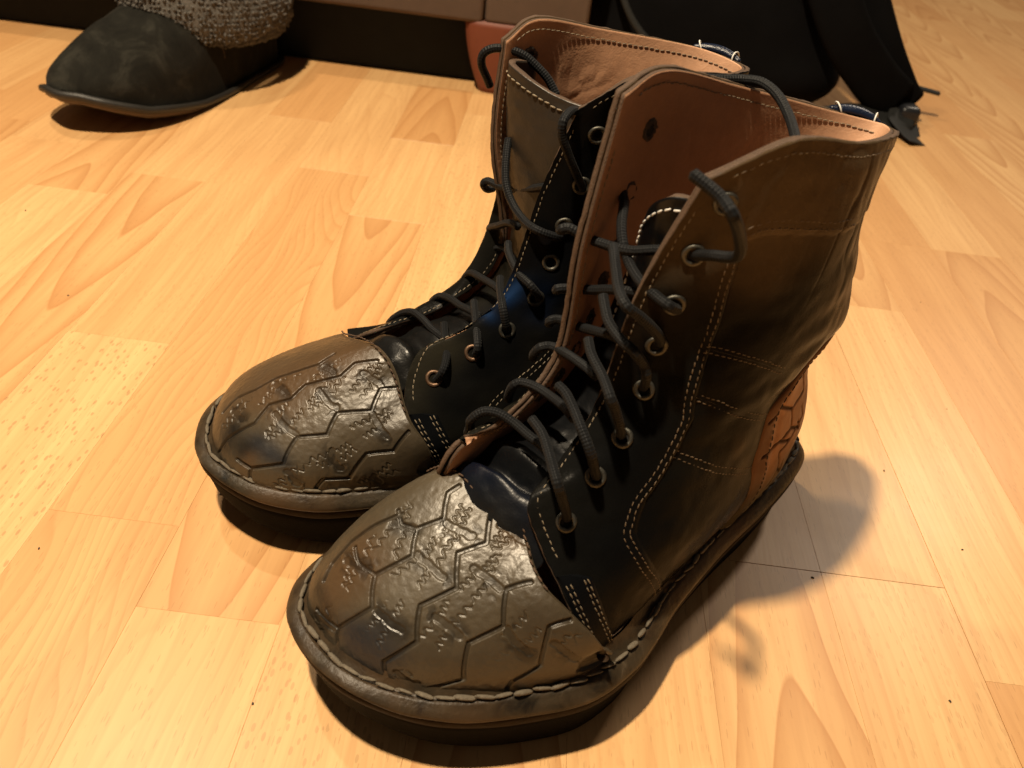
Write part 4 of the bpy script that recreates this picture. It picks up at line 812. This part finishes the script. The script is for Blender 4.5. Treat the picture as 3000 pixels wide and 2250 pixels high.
right = build_boot('laced_boot',(.107,.441),207.5,NET_R,CAP_R_P,CAP_R_E,OUT_R,dict(
    near_name='inner_quarter',far_name='outer_quarter',tint_near=tint_R_near,tint_far=tint_R_far,seams=SEAM_R,far_seams=[],seam_dark=False,
    strap_top=2.1,strap_tint=BLK*1.2,counter=[(1.8,0)]+COUNTER_L,grooves=GROOVE_R,bars=BAR_R,seed=23,cap_tint=capt_R,cap_flip=False,
    tongue=TONGUE_R,tongue_tint=tong_R,tongue_sgn=1,tongue_white=False,heel_grooves=GROOVE_HEEL,eyes=EYE_RN,eyes_far=[(7.0,7.5),(7.05,6.9),(6.95,6.4)],rusty=(0,1),laces=LACE_R,tab=(4.25,5.0)))
tag(right,'laced leather boot behind the other one, its orange-brown toe cap pointing left','boot','the pair of laced boots')

# ------------------------------------------------------------------ slipper with a turned-down fleece cuff
def build_slipper(loc, ang):
    root=empty('suede_slipper',loc,math.radians(ang))
    st=np.array([ # x, centre y, half width, base z, top z
     (.330,-.004,.004,.038,.042),(.324,-.004,.024,.035,.051),(.310,-.003,.039,.029,.060),(.285,.0,.051,.020,.072),(.250,.002,.057,.014,.086),(.210,.002,.058,.007,.096),(.170,.0,.057,.004,.108),(.130,0,.053,.003,.116),(.085,0,.048,.003,.118),(.045,0,.045,.003,.108),(.012,0,.036,.003,.098),(-.006,0,.016,.004,.085)])
    cols=np.linspace(0,math.pi,15); net=[]
    for x,yc,w,zb,zt in st:
        row=[]
        for t in cols:
            c,s=math.cos(t),math.sin(t); row.append((x,yc+w*np.sign(c)*abs(c)**.8,zb+(zt-zb)*s**.62))
        net.append(row)
    S=Surf(net); nu,nv=90,150; uu,vv=np.meshgrid(np.linspace(0,14,nu),np.linspace(0,len(st)-1,nv)); uu=uu.ravel();vv=vv.ravel()
    P,_,_,N=S.frame(uu,vv); N=np.where(np.isfinite(N),N,0); P=P+N*(.0014*vnoise(P,22,3)+.0005*vnoise(P,70,5))[:,None]
    up=mesh_obj('upper',P,grid_faces(nv,nu),M['suede'],root)
    # sole and rolled rand
    o=[(x,yc+w+.0035) for x,yc,w,_,_ in st[1:]]+[(-.012,.0)]+[(x,yc-w-.0035) for x,yc,w,_,_ in st[1:][::-1]]+[(.335,-.004)]
    C=curve(o,160,True); xs=st[:,0][::-1]; zbs=st[:,3][::-1]
    zb=np.interp(C[:,0],xs,zbs)
    def ring(d,dz): O=offset_outline(C,d); return np.c_[O,np.maximum(zb+dz,.0004)]
    V=np.concatenate([ring(-.012,-.009),ring(-.004,-.0088),ring(-.0005,-.005),ring(-.001,.0)]); F=grid_faces(4,160,wrap=True); F.append(tuple(range(159,-1,-1)))
    mesh_obj('sole',V,F,M['slippersole'],root)
    path=np.r_[ring(.0008,.0008),ring(.0008,.0008)[:2]]
    V,F,_=tube(path[::2],.0038,8,n=300,caps=False); rand=mesh_obj('rand',V,F,M['rand'],root)
    # vamp seam
    ln=[(u,6.6-.16*u+.35*math.sin(u/14*math.pi)) for u in np.linspace(.8,13,30)]
    stitches('seam_stitching',up,M['edge'],stitch_line(S,ln,0,lift=.0008,step=.0042,r=.0007))
    # turned-down cuff: a fat band round the opening, covered in curls
    nb=120; ns=40; V=[]
    for i in range(nb):
        a=2*math.pi*i/nb; ca,sa=math.cos(a),math.sin(a)
        cxp=np.array([.100+.096*ca,.006+.062*sa,.107+.004*ca-.010*sa])
        rad=np.array([ca*.058,sa*.094,0]); rad/=np.linalg.norm(rad)
        for j in range(ns):
            b=2*math.pi*j/ns; V.append(cxp+rad*.017*math.cos(b)+np.array([0,0,1])*.034*math.sin(b)-np.array([0,0,.010])+rad*.004*math.sin(b)*-1)
    V=np.array(V); F=grid_faces(nb,ns,wrap=True)+[((nb-1)*ns+j,j,(j+1)%ns,(nb-1)*ns+(j+1)%ns) for j in range(ns)]
    V=V+RNG.normal(0,.0006,V.shape)
    cuff=mesh_obj('fleece_cuff',V,F,M['fleece'],root)
    parts=[]; idx=RNG.choice(len(V),11000)
    ctr=np.array([.098,0,.118])
    for k in idx:
        p=V[k]; i=k//ns; a=2*math.pi*i/nb; b=2*math.pi*(k%ns)/ns
        rad=np.array([math.cos(a)*.058,math.sin(a)*.094,0]); rad/=np.linalg.norm(rad)
        n=rad*math.cos(b)*1.6+np.array([0,0,1])*math.sin(b); n/=np.linalg.norm(n); t=np.cross(n,RNG.normal(0,1,3)); t/=np.linalg.norm(t)+1e-9
        parts.append(capsule(p+n*RNG.uniform(-.0002,.0014),t+n*RNG.uniform(-.3,.7),n,RNG.uniform(.0024,.0050),RNG.uniform(.0007,.0013),1.2))
    Vc,Fc,_=join(parts); tag(mesh_obj('fleece_curls',Vc,Fc,M['fleece'],cuff),kind='stuff')
    root.scale=(.96,.96,.96)
    return root
sl=build_slipper((-.364,1.048,0),-104)
tag(sl,'dark suede slipper with a grey fleece cuff on the floor by the sofa','slipper')

# ------------------------------------------------------------------ sofa: padded front rail over a black board that darkens the gap, stubby wooden foot
sofa=empty('sofa',(-.35,1.05,0))
def rbox(name,x0,x1,y0,y1,z0,z1,r,mat,parent,seg=4,sub=None):
    bm=bmesh.new(); bmesh.ops.create_cube(bm,size=1)
    for v in bm.verts: v.co=Vector(((x0+x1)/2+v.co.x*(x1-x0),(y0+y1)/2+v.co.y*(y1-y0),(z0+z1)/2+v.co.z*(z1-z0)))
    bmesh.ops.bevel(bm,geom=bm.edges[:],offset=r,segments=seg,affect='EDGES',profile=.5)
    m=bpy.data.meshes.new(name); bm.to_mesh(m); bm.free(); m.materials.append(mat)
    m.polygons.foreach_set('use_smooth',np.ones(len(m.polygons),dtype=bool))
    o=bpy.data.objects.new(name,m); COL.objects.link(o); o.parent=parent; return o
rbox('front_rail',-.95,.265,-.050,.06,.080,.36,.006,M['sofa'],sofa)
rbox('front_rail',.2665,.385,-.049,.06,.081,.36,.006,M['sofa'],sofa)
rbox('gap_board',-.95,.38,.002,.022,.0005,.20,.002,M['sofagap'],sofa,2)
rbox('seat_base',-.95,.385,.06,.70,.12,.36,.02,M['sofa'],sofa)
V=[];prof=[(.0,.0),(.012,.0),(.03,.0)]
nz=14
for k in range(nz+1):
    t=k/nz; z=.0005+t*.082; bow=.021*(1-t)**1.7
    x0,x1=.243+bow,.345-bow*.4; y0,y1=-.050+bow*.5,-.004
    for a in range(16):
        an=2*math.pi*a/16; cx_,cy_=(x0+x1)/2,(y0+y1)/2
        sx=np.sign(math.cos(an))*abs(math.cos(an))**.45; sy=np.sign(math.sin(an))*abs(math.sin(an))**.45
        V.append((cx_+sx*(x1-x0)/2,cy_+sy*(y1-y0)/2,z))
F=grid_faces(nz+1,16,wrap=True)+[tuple(range(15,-1,-1)),tuple(nz*16+i for i in range(16))]
mesh_obj('foot',V,F,M['redwood'],sofa)
tag(sofa,'brown fabric sofa front above a dark gap, one reddish wooden foot showing','sofa')

# ------------------------------------------------------------------ backpack
bp=empty('backpack',(.185,1.17,0))
nu,nv=72,60; V=[]
for j in range(nv):
    t=j/(nv-1); z=.002+t*.46
    w=.205*(1-.10*t**2)*(1-.30*(1-min(1,t/.10))**2.2); d=.13*(1-.25*t)*(1-.35*(1-min(1,t/.12))**2.2)
    if t>.9: k=math.sqrt(max(0,1-((t-.9)/.1)**2)); w*=.25+.75*k; d*=.25+.75*k
    for i in range(nu):
        a=2*math.pi*i/nu; ca,sa=math.cos(a),math.sin(a)
        V.append((w*np.sign(ca)*abs(ca)**.6,d*np.sign(sa)*abs(sa)**.6+.03*t,z))
V=np.array(V); V[:,0]-=.34*V[:,2]*sstep(-.15,.1,V[:,0])+.06*V[:,2]; V=V+.006*np.c_[vnoise(V,9,1),vnoise(V,9,2),np.zeros(len(V))]+.002*np.c_[vnoise(V,28,3),vnoise(V,28,4),np.zeros(len(V))]
F=grid_faces(nv,nu,wrap=True)+[tuple(range(nu-1,-1,-1)),tuple((nv-1)*nu+i for i in range(nu))]
body=mesh_obj('body',V,F,M['nylon'],bp)
# front pocket, piping, shoulder strap, webbing, buckle, zip pull
def pad(name,pts,w,th,mat,parent,n=60,nrm=(0,-1,.2)):
    C=curve(pts,n); T=np.gradient(C,axis=0); T/=np.linalg.norm(T,axis=1,keepdims=True); N=np.array(nrm,float); V=[];k=14
    for c,t in zip(C,T):
        nn=N-t*N.dot(t); nn/=np.linalg.norm(nn); b=np.cross(t,nn)
        for a in range(k):
            an=2*math.pi*a/k; sx=np.sign(math.cos(an))*abs(math.cos(an))**.5; V.append(c+b*w*.5*sx+nn*th*.5*math.sin(an))
    F=grid_faces(n,k,wrap=True)+[tuple(range(k-1,-1,-1)),tuple((n-1)*k+i for i in range(k))]
    return mesh_obj(name,V,F,mat,parent)
pad('shoulder_strap',[(.030,-.06,.36),(.085,-.100,.22),(.145,-.115,.12),(.205,-.100,.062),(.252,-.080,.030)],.058,.018,M['nylon'],bp)
pad('strap_cover',[(.085,-.03,.33),(.150,-.060,.20),(.208,-.075,.105),(.256,-.070,.045),(.276,-.066,.026)],.040,.016,M['nylon'],bp)
pad('pocket_piping',[(-.15,-.120,.20),(-.10,-.142,.10),(-.02,-.150,.05),(.06,-.145,.02)],.008,.007,M['web'],bp)
pad('webbing',[(.150,-.125,.010),(.195,-.118,.020),(.240,-.105,.014),(.285,-.100,.004)],.038,.0022,M['web'],bp,nrm=(.1,-.4,1))
pad('webbing',[(.262,-.090,.022),(.256,-.112,.012),(.266,-.132,.004),(.272,-.148,.002)],.036,.0022,M['web'],bp,nrm=(.3,0,1))
rbox('buckle',.256,.282,-.100,-.070,.004,.030,.006,M['plastic'],bp)
pad('strap_end',[(.256,-.03,.044),(.290,-.03,.038),(.322,-.032,.034)],.011,.005,M['web'],bp,n=24,nrm=(0,0,1))
tag(bp,'black backpack with a padded shoulder strap and plastic buckle lying on the floor','backpack')
